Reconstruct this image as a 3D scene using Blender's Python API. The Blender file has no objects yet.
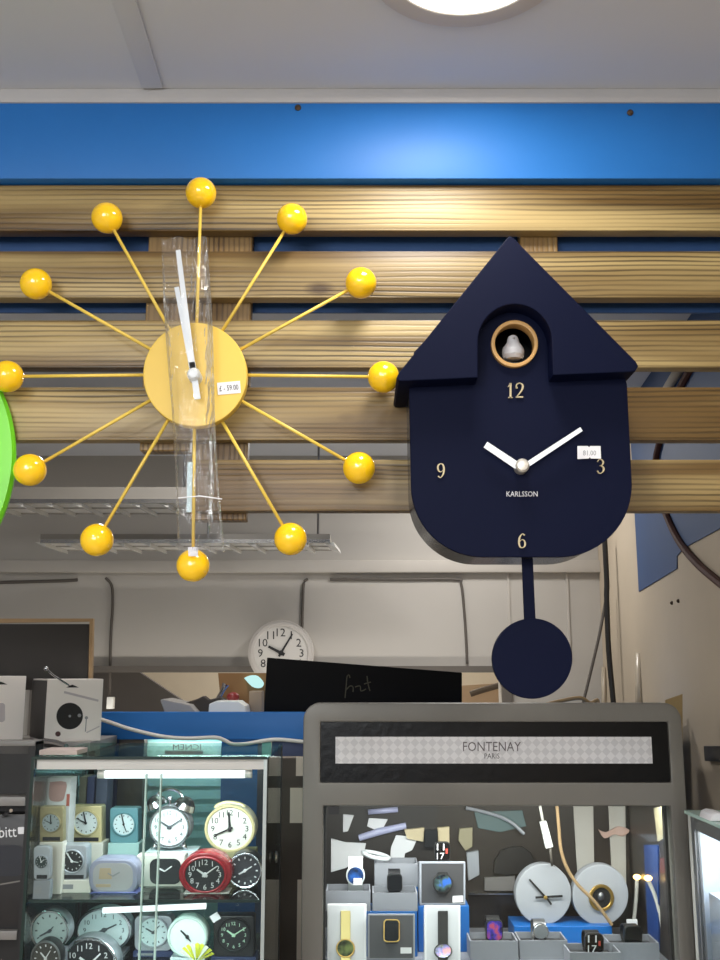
import bpy, bmesh, math, random
from mathutils import Vector, Matrix
random.seed(7)
PI = math.pi
sc = bpy.context.scene
COL = sc.collection
# ------------------------------------------------------------------ camera
FPX, PITCH, CAMZ = 1000.0, math.radians(11.03), 1.60
cam_d = bpy.data.cameras.new('camera'); cam = bpy.data.objects.new('camera', cam_d); COL.objects.link(cam)
cam.location = (0, 0, CAMZ); cam.rotation_euler = (PI/2 + PITCH, 0, 0)
cam_d.sensor_fit = 'VERTICAL'; cam_d.sensor_height = 36; cam_d.lens = FPX/960*36; cam_d.clip_start = .01
sc.camera = cam
CO = Vector((0, 0, CAMZ)); cp, sp = math.cos(PITCH), math.sin(PITCH)

def ray(px, py):
    x, y = (px-360)/FPX, (480-py)/FPX
    return Vector((x, cp - y*sp, sp + y*cp))
class Plane:                                   # a real plane of the place; measured picture points are laid onto it
    def __init__(s, p, n): s.p = Vector(p); s.n = Vector(n).normalized()
    def pt(s, px, py, d=0.0):
        r = ray(px, py); t = (s.p - CO).dot(s.n)/r.dot(s.n)
        return CO + r*t + s.n*d
def YP(y): return Plane((0, y, 0), (0, 1, 0))
def P(px, py, y): return YP(y).pt(px, py)
def M(y): return y/FPX                         # metres per pixel, roughly, at depth y
CEIL = CAMZ + .815
CP = Plane((0, 0, CEIL), (0, 0, 1))
W0, W1 = CP.pt(694, 311), CP.pt(642, 386)      # right wall runs through these two points
wd = (W1-W0); wd.z = 0; wd.normalize()
RW = Plane(W0, (wd.y, -wd.x, 0))
BACKY = 3.70
def y_at(z, Y):                                 # picture row of height z at depth Y
    d = Vector((0, Y, z-CAMZ)); f = d.y*cp+d.z*sp; u = -d.y*sp+d.z*cp
    return 480-FPX*u/f
def wall_x(y): return W0.x + (y-W0.y)*wd.x/wd.y

# ------------------------------------------------------------------ materials
def lin(c): return tuple((v/12.92 if v <= .04045 else ((v+.055)/1.055)**2.4) for v in (q/255 for q in c))
MATS = {}
def nodes(m):
    m.use_nodes = True
    return m.node_tree.nodes, m.node_tree.links, m.node_tree.nodes['Principled BSDF']
def mat(name, rgb, rough=.5, metal=0, var=.06, scale=14, spec=.5, bump=0, coat=0, emit=0):
    if name in MATS: return MATS[name]
    m = bpy.data.materials.new(name); N, L, b = nodes(m)
    c = lin(rgb)
    tc = N.new('ShaderNodeTexCoord'); nz = N.new('ShaderNodeTexNoise'); nz.inputs['Scale'].default_value = scale; nz.inputs['Detail'].default_value = 4
    L.new(tc.outputs['Object'], nz.inputs['Vector'])
    mx = N.new('ShaderNodeMix'); mx.data_type = 'RGBA'
    mx.inputs[6].default_value = (*[max(0, v*(1-var)) for v in c], 1); mx.inputs[7].default_value = (*[min(1, v*(1+var)) for v in c], 1)
    L.new(nz.outputs['Fac'], mx.inputs[0]); L.new(mx.outputs[2], b.inputs['Base Color'])
    b.inputs['Roughness'].default_value = rough; b.inputs['Metallic'].default_value = metal
    b.inputs['Specular IOR Level'].default_value = spec; b.inputs['Coat Weight'].default_value = coat
    if bump:
        bp = N.new('ShaderNodeBump'); bp.inputs['Strength'].default_value = bump; bp.inputs['Distance'].default_value = .002
        L.new(nz.outputs['Fac'], bp.inputs['Height']); L.new(bp.outputs['Normal'], b.inputs['Normal'])
    if emit:
        b.inputs['Emission Color'].default_value = (*c, 1); b.inputs['Emission Strength'].default_value = emit
    MATS[name] = m
    return m
def glass(name, tint=(255, 255, 255), refl=1.0, rough=.02, crinkle=0, body=0):
    if name in MATS: return MATS[name]
    m = bpy.data.materials.new(name); N, L, b = nodes(m); out = N['Material Output']; N.remove(b)
    tr = N.new('ShaderNodeBsdfTransparent'); tr.inputs[0].default_value = (*lin(tint), 1)
    gl = N.new('ShaderNodeBsdfGlossy'); gl.inputs['Roughness'].default_value = rough
    fr = N.new('ShaderNodeFresnel'); fr.inputs[0].default_value = 1.45
    mu = N.new('ShaderNodeMath'); mu.operation = 'MULTIPLY'; mu.inputs[1].default_value = refl; mu.use_clamp = True
    L.new(fr.outputs[0], mu.inputs[0])
    mx = N.new('ShaderNodeMixShader'); L.new(mu.outputs[0], mx.inputs[0]); L.new(tr.outputs[0], mx.inputs[1]); L.new(gl.outputs[0], mx.inputs[2])
    last = mx
    if crinkle:
        tc = N.new('ShaderNodeTexCoord'); nz = N.new('ShaderNodeTexNoise'); nz.inputs['Scale'].default_value = 38; nz.inputs['Detail'].default_value = 3
        mp = N.new('ShaderNodeMapping'); mp.inputs['Scale'].default_value = (1.6, 1, .45); L.new(tc.outputs['Object'], mp.inputs[0]); L.new(mp.outputs[0], nz.inputs['Vector'])
        bp = N.new('ShaderNodeBump'); bp.inputs['Strength'].default_value = crinkle; bp.inputs['Distance'].default_value = .01
        L.new(nz.outputs['Fac'], bp.inputs['Height']); L.new(bp.outputs[0], gl.inputs['Normal']); L.new(bp.outputs[0], fr.inputs['Normal'])
    if body:
        df = N.new('ShaderNodeBsdfDiffuse'); df.inputs[0].default_value = (.9, .92, .95, 1)
        m2 = N.new('ShaderNodeMixShader'); m2.inputs[0].default_value = body
        L.new(mx.outputs[0], m2.inputs[1]); L.new(df.outputs[0], m2.inputs[2]); last = m2
    L.new(last.outputs[0], out.inputs[0])
    MATS[name] = m
    return m
def glow(name, rgb, s):
    if name in MATS: return MATS[name]
    m = bpy.data.materials.new(name); N, L, b = nodes(m); out = N['Material Output']; N.remove(b)
    e = N.new('ShaderNodeEmission'); e.inputs[0].default_value = (*lin(rgb), 1); e.inputs[1].default_value = s
    L.new(e.outputs[0], out.inputs[0]); MATS[name] = m
    return m
def wood(name, vertical=False, c0=(92, 66, 34), c1=(168, 136, 80), c2=(196, 172, 120)):
    m = bpy.data.materials.new(name); N, L, b = nodes(m)
    tc = N.new('ShaderNodeTexCoord'); oi = N.new('ShaderNodeObjectInfo'); ad = N.new('ShaderNodeVectorMath'); ad.operation = 'ADD'
    sh = N.new('ShaderNodeVectorMath'); sh.operation = 'SCALE'; sh.inputs[0].default_value = (7, 3, 0); L.new(oi.outputs['Random'], sh.inputs['Scale'])
    L.new(tc.outputs['Object'], ad.inputs[0]); L.new(sh.outputs[0], ad.inputs[1])
    mp = N.new('ShaderNodeMapping'); mp.inputs['Scale'].default_value = (30, 9, 1.2) if vertical else (1.1, 9, 30); L.new(ad.outputs[0], mp.inputs[0])
    n1 = N.new('ShaderNodeTexNoise'); n1.inputs['Scale'].default_value = 2.2; n1.inputs['Detail'].default_value = 5; n1.inputs['Distortion'].default_value = .5; L.new(mp.outputs[0], n1.inputs['Vector'])
    # growth rings: fine dark lines that bend slowly along the board
    wv = N.new('ShaderNodeTexWave'); wv.wave_type = 'BANDS'; wv.bands_direction = 'X' if vertical else 'Z'
    wv.inputs['Scale'].default_value = 44; wv.inputs['Distortion'].default_value = 5.5; wv.inputs['Detail'].default_value = 3; wv.inputs['Detail Scale'].default_value = .6; wv.inputs['Detail Roughness'].default_value = .45
    m2 = N.new('ShaderNodeMapping'); m2.inputs['Scale'].default_value = (1, .6, .12) if vertical else (.12, .6, 1); L.new(ad.outputs[0], m2.inputs[0]); L.new(m2.outputs[0], wv.inputs['Vector'])
    # broad bands of paler sapwood
    n3 = N.new('ShaderNodeTexNoise'); n3.inputs['Scale'].default_value = 1.0; n3.inputs['Detail'].default_value = 2
    m3 = N.new('ShaderNodeMapping'); m3.inputs['Scale'].default_value = (24, 1, .9) if vertical else (.9, 1, 24); L.new(ad.outputs[0], m3.inputs[0]); L.new(m3.outputs[0], n3.inputs['Vector'])
    r = N.new('ShaderNodeValToRGB'); r.color_ramp.elements[0].position = .40; r.color_ramp.elements[0].color = (*lin(c1), 1); r.color_ramp.elements[1].position = .62; r.color_ramp.elements[1].color = (*lin(c2), 1)
    L.new(n3.outputs['Fac'], r.inputs[0])
    r1 = N.new('ShaderNodeValToRGB'); r1.color_ramp.elements[0].position = .05; r1.color_ramp.elements[0].color = (.8, .8, .8, 1); r1.color_ramp.elements[1].position = .5; r1.color_ramp.elements[1].color = (0, 0, 0, 1)
    L.new(wv.outputs['Fac'], r1.inputs[0])
    ml = N.new('ShaderNodeMath'); ml.operation = 'MULTIPLY'; n5 = N.new('ShaderNodeTexNoise'); n5.inputs['Scale'].default_value = 1.0; m5 = N.new('ShaderNodeMapping'); m5.inputs['Scale'].default_value = (26, 1, 2) if vertical else (2, 1, 26); m5.inputs['Location'].default_value = (3, 5, 9)
    L.new(ad.outputs[0], m5.inputs[0]); L.new(m5.outputs[0], n5.inputs['Vector']); r5 = N.new('ShaderNodeMapRange'); r5.inputs[1].default_value = .38; r5.inputs[2].default_value = .66; r5.inputs[3].default_value = .12; r5.inputs[4].default_value = .8; L.new(n5.outputs['Fac'], r5.inputs[0])
    L.new(r1.outputs[0], ml.inputs[0]); L.new(r5.outputs[0], ml.inputs[1])
    a2 = N.new('ShaderNodeMath'); a2.operation = 'MULTIPLY_ADD'; a2.inputs[1].default_value = .35; L.new(n1.outputs['Fac'], a2.inputs[0]); L.new(ml.outputs[0], a2.inputs[2]); a2.use_clamp = True
    mx = N.new('ShaderNodeMix'); mx.data_type = 'RGBA'; mx.inputs[7].default_value = (*lin(c0), 1); L.new(a2.outputs[0], mx.inputs[0]); L.new(r.outputs[0], mx.inputs[6])
    # knots
    vo = N.new('ShaderNodeTexVoronoi'); vo.inputs['Scale'].default_value = 3.4; vo.voronoi_dimensions = '3D'
    m4 = N.new('ShaderNodeMapping'); m4.inputs['Scale'].default_value = (1, .3, 2.0); L.new(ad.outputs[0], m4.inputs[0]); L.new(m4.outputs[0], vo.inputs['Vector'])
    kr = N.new('ShaderNodeValToRGB'); kr.color_ramp.elements[0].position = .03; kr.color_ramp.elements[0].color = (.85, .85, .85, 1); kr.color_ramp.elements[1].position = .085; kr.color_ramp.elements[1].color = (0, 0, 0, 1)
    L.new(vo.outputs['Distance'], kr.inputs[0])
    mk = N.new('ShaderNodeMix'); mk.data_type = 'RGBA'; mk.inputs[7].default_value = (*lin((58, 38, 18)), 1); L.new(kr.outputs[0], mk.inputs[0]); L.new(mx.outputs[2], mk.inputs[6])
    L.new(mk.outputs[2], b.inputs['Base Color']); b.inputs['Roughness'].default_value = .42; b.inputs['Specular IOR Level'].default_value = .45
    bp = N.new('ShaderNodeBump'); bp.inputs['Strength'].default_value = .45; bp.inputs['Distance'].default_value = .0015; bp.invert = True
    L.new(ml.outputs[0], bp.inputs['Height']); L.new(bp.outputs[0], b.inputs['Normal'])
    return m

# ------------------------------------------------------------------ mesh builder (works in world coordinates)
ROOTS = {}
class MB:
    def __init__(s): s.bm = bmesh.new()
    def _face_loops(s, loops, close=True):
        pass
    def prism_pts(s, outer, n, depth, holes=()):
        """closed solid: outline (world points) swept along n by depth; holes go right through"""
        bm = s.bm; n = Vector(n)*depth
        loops = [list(outer)] + [list(h) for h in holes]
        lv = []
        for lp in loops:
            a = [bm.verts.new(p) for p in lp]; b = [bm.verts.new(Vector(p)+n) for p in lp]; lv.append((a, b))
            k = len(a)
            for i in range(k): bm.faces.new((a[i], a[(i+1) % k], b[(i+1) % k], b[i]))
        if not holes:
            bm.faces.new(lv[0][0]); bm.faces.new(lv[0][1])
        else:
            for w in (0, 1):
                es = set()
                for l in lv:
                    v = l[w]; k = len(v)
                    for i in range(k): es.add(bm.edges.get((v[i], v[(i+1) % k])))
                bmesh.ops.triangle_fill(bm, edges=list(es), use_beauty=True, use_dissolve=False)
        return s
    def prism(s, px, pl, d0, d1, holes=()):
        if not isinstance(pl, Plane): pl = YP(pl)
        return s.prism_pts([pl.pt(*p, d0) for p in px], pl.n, d1-d0, [[pl.pt(*p, d0) for p in h] for h in holes])
    def box(s, x0, x1, y0, y1, z0, z1):
        return s.prism_pts([(x0, y0, z0), (x1, y0, z0), (x1, y0, z1), (x0, y0, z1)], (0, 1, 0), y1-y0)
    def pbox(s, px0, px1, py0, py1, y0, y1):
        """box whose front face at depth y0 covers a picture rectangle"""
        a, b = P((px0+px1)/2, py0, y0), P((px0+px1)/2, py1, y0); c = (py0+py1)/2
        return s.box(P(px0, c, y0).x, P(px1, c, y0).x, y0, y1, b.z, a.z)
    def tube(s, pts, r, seg=10, cap=True):
        bm = s.bm; pts = [Vector(p) for p in pts]; rings = []; k = len(pts)
        rr = r if isinstance(r, (list, tuple)) else [r]*k
        ref = Vector((0, 0, 1))
        for i, p in enumerate(pts):
            t = (pts[min(i+1, k-1)] - pts[max(i-1, 0)]).normalized()
            if abs(t.dot(ref)) > .95: ref = Vector((1, 0, 0)) if abs(t.x) < .9 else Vector((0, 1, 0))
            u = t.cross(ref).normalized(); v = u.cross(t)
            rings.append([bm.verts.new(p + (u*math.cos(2*PI*j/seg)+v*math.sin(2*PI*j/seg))*rr[i]) for j in range(seg)])
        for a, b in zip(rings, rings[1:]):
            for j in range(seg): bm.faces.new((a[j], a[(j+1) % seg], b[(j+1) % seg], b[j]))
        if cap: bm.faces.new(rings[0]); bm.faces.new(rings[-1])
        return s
    def ball(s, c, r, seg=32, scale=(1, 1, 1)):
        bmesh.ops.create_uvsphere(s.bm, u_segments=seg, v_segments=seg//2, radius=r, matrix=Matrix.Translation(c) @ Matrix.Diagonal((*scale, 1)))
        return s
    def lathe(s, c, axis, prof, seg=32):
        """profile of (radius, distance along axis)"""
        ax = Vector(axis).normalized(); u = ax.orthogonal().normalized(); v = ax.cross(u); c = Vector(c); rings = []
        for r, d in prof:
            if r < 1e-6: rings.append([s.bm.verts.new(c+ax*d)])
            else: rings.append([s.bm.verts.new(c+ax*d+(u*math.cos(2*PI*j/seg)+v*math.sin(2*PI*j/seg))*r) for j in range(seg)])
        for a, b in zip(rings, rings[1:]):
            for j in range(seg):
                k = (j+1) % seg
                if len(a) == 1 and len(b) == 1: continue
                if len(a) == 1: s.bm.faces.new((a[0], b[k], b[j]))
                elif len(b) == 1: s.bm.faces.new((a[j], a[k], b[0]))
                else: s.bm.faces.new((a[j], a[k], b[k], b[j]))
        if len(rings[0]) > 1: s.bm.faces.new(rings[0])
        if len(rings[-1]) > 1: s.bm.faces.new(rings[-1])
        return s
    def bevel(s, w, seg=2, ang=.7):
        bmesh.ops.recalc_face_normals(s.bm, faces=s.bm.faces)
        es = [e for e in s.bm.edges if len(e.link_faces) == 2 and e.calc_face_angle(0) > ang]
        if es: bmesh.ops.bevel(s.bm, geom=es, offset=w, segments=seg, affect='EDGES', profile=.6, clamp_overlap=True)
        return s
    def build(s, name, material, parent=None, smooth=True):
        bm = s.bm; bmesh.ops.recalc_face_normals(bm, faces=bm.faces)
        me = bpy.data.meshes.new(name); o = bpy.data.objects.new(name, me); COL.objects.link(o)
        if parent is not None:
            r = ROOTS[parent.name]; o.parent = parent; ROOTS[o.name] = r
        else:
            vs = [v.co for v in bm.verts]
            lo = Vector([min(v[i] for v in vs) for i in range(3)]); hi = Vector([max(v[i] for v in vs) for i in range(3)])
            r = Vector(((lo.x+hi.x)/2, (lo.y+hi.y)/2, lo.z)); o.location = r; ROOTS[o.name] = r
        bmesh.ops.translate(bm, verts=bm.verts, vec=-r)
        if smooth:
            for f in bm.faces: f.smooth = len(f.verts) < 5
            for e in bm.edges:
                if len(e.link_faces) != 2 or e.calc_face_angle(0) > .4: e.smooth = False
        bm.to_mesh(me); bm.free(); me.materials.append(material)
        return o
def tag(o, label=None, cat=None, group=None, kind=None):
    if label: o['label'] = label
    if cat: o['category'] = cat
    if group: o['group'] = group
    if kind: o['kind'] = kind
    return o
def thing(name, loc, label, cat, group=None):
    o = bpy.data.objects.new(name, None); COL.objects.link(o); o.location = loc; o.empty_display_size = .05
    ROOTS[o.name] = Vector(loc)
    return tag(o, label, cat, group)
def struct(o, name=None): o['kind'] = 'structure'; return o
# outlines in picture coordinates
def ell(cx, cy, rx, ry=None, n=40, a0=0):
    ry = ry or rx
    return [(cx+rx*math.cos(2*PI*i/n+a0), cy+ry*math.sin(2*PI*i/n+a0)) for i in range(n)]
def rrect(x0, y0, x1, y1, r, n=6):
    o = []
    for cx, cy, a in ((x1-r, y1-r, 0), (x0+r, y1-r, PI/2), (x0+r, y0+r, PI), (x1-r, y0+r, 1.5*PI)):
        o += [(cx+r*math.cos(a+PI/2*i/n), cy+r*math.sin(a+PI/2*i/n)) for i in range(n+1)]
    return o
def rot(pts, c, deg):                          # clockwise as seen in the picture
    a = math.radians(deg); ca, sa = math.cos(a), math.sin(a)
    return [(c[0]+(x-c[0])*ca-(y-c[1])*sa, c[1]+(x-c[0])*sa+(y-c[1])*ca) for x, y in pts]
def bar(a, b, w0, w1=None):
    w1 = w1 or w0
    d = math.hypot(b[0]-a[0], b[1]-a[1]); nx, ny = -(b[1]-a[1])/d, (b[0]-a[0])/d
    return [(a[0]+nx*w0/2, a[1]+ny*w0/2), (b[0]+nx*w1/2, b[1]+ny*w1/2), (b[0]-nx*w1/2, b[1]-ny*w1/2), (a[0]-nx*w0/2, a[1]-ny*w0/2)]
def smooth(pts, k=6):
    out = []; n = len(pts); pts = [tuple(p) for p in pts]
    for i in range(n-1):
        p0, p1, p2, p3 = pts[max(i-1, 0)], pts[i], pts[i+1], pts[min(i+2, n-1)]
        for j in range(k):
            t = j/k
            out.append(tuple(.5*((2*b)+(c-a)*t+(2*a-5*b+4*c-d)*t*t+(-a+3*b-3*c+d)*t**3) for a, b, c, d in zip(p0, p1, p2, p3)))
    out.append(pts[-1])
    return out
def text(body, cx, cy, h, pl, d0, d1, name, material, parent, width=None, deg=0, mirror=False):
    """lettering h pixels tall centred on a picture point of a plane"""
    if not isinstance(pl, Plane): pl = YP(pl)
    cu = bpy.data.curves.new('lettering', 'FONT'); cu.body = body; cu.extrude = .02; cu.resolution_u = 2
    ob = bpy.data.objects.new('lettering', cu); COL.objects.link(ob)
    dg = bpy.context.evaluated_depsgraph_get(); me = bpy.data.meshes.new_from_object(ob.evaluated_get(dg))
    bpy.data.objects.remove(ob); bpy.data.curves.remove(cu)
    xs = [v.co.x for v in me.vertices]; ys = [v.co.y for v in me.vertices]
    x0, x1, y0, y1 = min(xs), max(xs), min(ys), max(ys)
    sy = h/(y1-y0); sx = (width/(x1-x0)) if width else sy
    mb = MB(); mb.bm.from_mesh(me); bpy.data.meshes.remove(me)
    for v in mb.bm.verts:
        qx, qy = (v.co.x-(x0+x1)/2)*sx, -(v.co.y-(y0+y1)/2)*sy
        if mirror: qx = -qx
        (qx, qy), = rot([(cx+qx, cy+qy)], (cx, cy), deg)
        v.co = pl.pt(qx, qy, d0 if v.co.z > 0 else d1)
    return mb.build(name, material, parent, smooth=False)
# serif figures as strokes of changing width: unit box, y up
FIG = {
 '1': [([(.5, 0), (.5, 1)], [.24, .24]), ([(.2, .03), (.8, .03)], [.1, .1]), ([(.16, .74), (.5, .98)], [.08, .16])],
 '2': [([(.14, .7), (.2, .9), (.5, 1), (.8, .88), (.82, .66), (.6, .4), (.18, .08)], [.14, .14, .1, .2, .24, .18, .1]), ([(.12, .07), (.88, .07)], [.16, .16]), ([(.12, .68), (.3, .7)], [.18, .18])],
 '3': [([(.14, .82), (.3, .97), (.55, .99), (.8, .8), (.7, .6), (.4, .54)], [.14, .1, .1, .22, .16, .08]), ([(.4, .54), (.76, .46), (.86, .25), (.64, .03), (.34, 0), (.12, .17)], [.08, .16, .24, .12, .1, .16])],
 '6': [([(.82, .88), (.55, .99), (.24, .76), (.14, .4), (.24, .1), (.5, 0), (.8, .12), (.86, .34), (.7, .54), (.45, .57), (.2, .4)], [.16, .1, .2, .24, .2, .1, .2, .22, .14, .08, .08])],
}
FIG['9'] = [([(1-x, 1-y) for x, y in FIG['6'][0][0]], FIG['6'][0][1])]
def figure(mb, ch, x0, y0, w, h, pl, d0, d1):
    for pts, ws in FIG[ch]:
        q = smooth([(x, y, z) for (x, y), z in zip(pts, ws)], 5); L_, R_ = [], []
        for i, (x, y, z) in enumerate(q):
            a, b = q[max(i-1, 0)], q[min(i+1, len(q)-1)]
            dx, dy = (b[0]-a[0])*w, (b[1]-a[1])*h; l = math.hypot(dx, dy) or 1
            ox, oy = -dy/l*z*h*.27, dx/l*z*h*.27
            L_.append((x0+x*w+ox, y0+h-(y*h+oy))); R_.append((x0+x*w-ox, y0+h-(y*h-oy)))
        for i in range(len(q)-1): mb.prism([L_[i], L_[i+1], R_[i+1], R_[i]], pl, d0, d1)

# palette
WHITEP = mat('white_plastic', (225, 225, 220), .4); CREAMP = mat('cream_plastic', (222, 212, 190), .4)
BLACKP = mat('black_plastic', (18, 18, 20), .35); CHROME = mat('chrome', (205, 205, 210), .18, 1); STEEL = mat('brushed_steel', (140, 140, 142), .4, .9)
GOLD = mat('brass', (196, 160, 90), .3, .9); CARDW = mat('white_card', (222, 216, 208), .7); PAPER = mat('paper', (228, 228, 232), .8)
GREYCARD = mat('grey_card', (138, 140, 148), .65); DARKCARD = mat('charcoal_card', (52, 52, 56), .7); INK = mat('ink', (15, 15, 18), .6)
BLUEPAINT = mat('blue_paint', (30, 102, 174), .5, 0, .08, 9, .35, .15); NAVYPAINT = mat('wall_blue', (44, 74, 118), .6, 0, .12, 5)
SILVERP = mat('silver_plastic', (165, 168, 176), .35, .3); TAUPE = mat('taupe_wall', (182, 177, 170), .8, 0, .05, 3)
GLASS = glass('clear_glass', (246, 250, 248), .7); GEDGE = mat('glass_edge', (150, 195, 180), .15, 0, .1)
MINT = mat('mint_paint', (150, 208, 196), .6); TEAL = mat('teal_plastic', (90, 140, 150), .4)
CABLEB = mat('black_cable', (22, 18, 17), .5); CABLEW = mat('white_cable', (205, 202, 195), .5); CABLEG = mat('grey_cable', (88, 82, 76), .6)

# ================================================================== the setting
CEILM = mat('ceiling_paint', (206, 209, 216), .7, 0, .03, 2)
LX = -1.75; FY = -1.9
struct(MB().prism_pts([(LX-.1, FY, CEIL), (wall_x(FY)+.4, FY, CEIL), (wall_x(BACKY)+.4, BACKY+2.1, CEIL), (LX-.1, BACKY+2.1, CEIL)], (0, 0, 1), .06).build('ceiling', CEILM))
struct(MB().prism_pts([(LX-.1, FY, 0), (wall_x(FY)+.4, FY, 0), (wall_x(BACKY)+.4, BACKY+2.1, 0), (LX-.1, BACKY+2.1, 0)], (0, 0, -1), .06).build('floor', mat('floor_vinyl', (168, 158, 148), .5)))
struct(MB().box(LX-.1, LX, FY, BACKY+2.1, 0, CEIL).build('wall_left', TAUPE))
WARM = mat('right_wall_plaster', (186, 172, 152), .7, 0, .09, 5, .3, .3)
a, b = Vector((wall_x(FY), FY, 0)), Vector((wall_x(BACKY+2.1), BACKY+2.1, 0))
struct(MB().prism_pts([a, b, b+Vector((0, 0, CEIL)), a+Vector((0, 0, CEIL))], RW.n, .1).build('wall_right', WARM))
# back wall with the pass-through opening
xr = wall_x(BACKY)
zo = lambda py: P(300, py, BACKY).z
ox0, ox1 = P(40, 690, BACKY).x, P(503, 690, BACKY).x
struct(MB().prism_pts([(LX, BACKY, 0), (xr, BACKY, 0), (xr, BACKY, CEIL), (LX, BACKY, CEIL)], (0, 1, 0), .12,
    [[(ox0, BACKY, zo(750)), (ox1, BACKY, zo(750)), (ox1, BACKY, zo(671)), (ox0, BACKY, zo(671))]]).build('wall_back', TAUPE))
struct(MB().prism_pts([(ox0-.03, BACKY, zo(758)), (ox1+.03, BACKY, zo(758)), (ox1+.03, BACKY, zo(666)), (ox0-.03, BACKY, zo(666))], (0, 1, 0), -.02,
    [[(ox0+.005, BACKY, zo(748)), (ox1-.005, BACKY, zo(748)), (ox1-.005, BACKY, zo(672.5)), (ox0+.005, BACKY, zo(672.5))]]).build('window_1', mat('dark_frame', (96, 90, 84), .6)))
struct(MB().box(LX, wall_x(BACKY+1.7), BACKY+1.7, BACKY+1.8, 0, CEIL).build('wall_far', mat('far_wall', (226, 214, 194), .8)))
# surface trim on the back wall
struct(MB().box(LX, P(603, 565, BACKY).x, BACKY-.03, BACKY, zo(573), zo(561)).bevel(.004).build('trim_1', mat('trim_grey', (186, 180, 172), .7)))
for i, px in enumerate((509, 568)):
    x = P(px, 610, BACKY).x; struct(MB().box(x-.004, x+.004, BACKY-.006, BACKY, zo(662), zo(573)).build('trim_%d' % (i+5), mat('trim_grey', (158, 150, 140), .7)))

# blue fascia beam, cornice, board behind the slats
SY = 1.30
BX0, BX1 = -1.0, wall_x(SY)-.01
beam = struct(MB().box(LX, wall_x(1.29)-.004, 1.285, 1.345, P(360, 178.5, 1.285).z, P(360, 102.5, 1.285).z).bevel(.002).build('trim_2', BLUEPAINT))
for px, py in ((298, 108), (630, 113)):
    c = P(px, py, 1.285)
    MB().lathe(c, (0, -1, 0), [(.0045, -.001), (.0045, .002), (.002, .0035), (0, .002)], 14).build('screw', mat('rusty_screw', (70, 52, 36), .6, .5), beam)
struct(MB().box(LX, wall_x(1.29)-.004, 1.282, 1.345, P(360, 102.2, 1.282).z, CEIL).bevel(.003).build('trim_3', mat('cornice_grey', (172, 170, 170), .6)))
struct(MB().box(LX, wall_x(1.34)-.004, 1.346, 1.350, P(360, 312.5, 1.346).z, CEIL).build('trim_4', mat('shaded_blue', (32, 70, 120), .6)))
# ceiling seam cover strip
s1 = [CP.pt(*q) for q in ((112, 0), (137, 0), (163, 86), (142, 86))]
d0 = (s1[0]-s1[3]); d1 = (s1[1]-s1[2])
struct(MB().prism_pts([s1[3]+d0*4, s1[2]+d1*4, s1[2], s1[3]], (0, 0, -1), .004).bevel(.001).build('trim_7', CEILM))
# blue painted area high on the right wall
MBp = MB().prism([(630, 300), (636.4, 517.5), (639.7, 591.6), (677.8, 568.5), (677.8, 556), (685.6, 547.5), (720, 529), (735, 522), (735, 262)], RW, -.003, 0)
bl = RW.pt(639.7, 591.6, -.003)
pts = [RW.pt(639.7, 591.6), RW.pt(677.8, 568.5), RW.pt(677.8, 556), RW.pt(685.6, 547.5), RW.pt(720, 529)]
e = RW.pt(760, 508); top = CEIL-.002; le = Vector((pts[0].x, pts[0].y, top)); re_ = Vector((e.x, e.y, top))
fix = -RW.n*.003
MBp.bm.free(); MBp = MB().prism_pts([q+fix for q in pts+[e, re_, le]], RW.n, .003)
struct(MBp.build('trim_8', NAVYPAINT))

# ================================================================== slatted pine panel
PINE = wood('pine_slat', False, (40, 29, 13), (106, 81, 42), (184, 161, 110)); PINEV = wood('pine_batten', True, (60, 42, 22), (120, 92, 50), (140, 112, 66))
panel = thing('slat_panel', (0, SY+.011, P(360, 517, SY).z), 'slatted pine board panel fixed under the blue beam, clocks hung on it', 'wall panel')
SL = [(185, 230.5), (251, 297.5), (320, 367.5), (387, 440), (459.5, 511)]
for i, (t, b_) in enumerate(SL):
    x0 = P(196, 485, SY).x if i == 4 else BX0
    MB().box(x0, BX1, SY, SY+.022, P(360, b_, SY).z, P(360, t, SY).z).bevel(.0018, 2).build('slat', PINE, panel)
def batten(px0, px1, pyb):
    MB().box(P(px0, 300, SY+.022).x, P(px1, 300, SY+.022).x, SY+.022, SY+.046, P(360, pyb, SY+.022).z, P(360, 186, SY+.022).z).bevel(.0015, 1).build('batten', PINEV, panel)
batten(146, 194, 451); batten(197, 251, 520); batten(522, 560, 519)

# ================================================================== ceiling light
LC = Vector((.126, 1.022, CEIL))
dl = thing('ceiling_light', LC-Vector((0, 0, .008)), 'round flush ceiling light with pale grey ring above the blue beam', 'lamp', 'round flush ceiling lights')
MB().lathe(LC, (0, 0, -1), [(.122, 0), (.121, .003), (.117, .0045), (.096, .0045), (.0944, .003), (.0944, 0)], 56).build('frame', mat('light_ring', (196, 190, 184), .5), dl)
MB().lathe(LC, (0, 0, -1), [(.0942, 0), (.0942, .0035), (0, .004)], 48).build('diffuser', glow('diffuser_glow', (255, 250, 240), 6), dl)
def lamp(name, kind, loc, energy, color, size=.2, rot_=(0, 0, 0), shape='DISK', size_y=None):
    l = bpy.data.lights.new(name, kind); l.energy = energy; l.color = color
    if kind == 'AREA': l.shape = shape; l.size = size; l.size_y = size_y or size
    o = bpy.data.objects.new(name, l); COL.objects.link(o); o.location = loc; o.rotation_euler = rot_
    return o
lamp('ceiling_or_fill_beam', 'AREA', LC-Vector((0, 0, .012)), 4.0, (1, .95, .87), .185)
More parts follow.
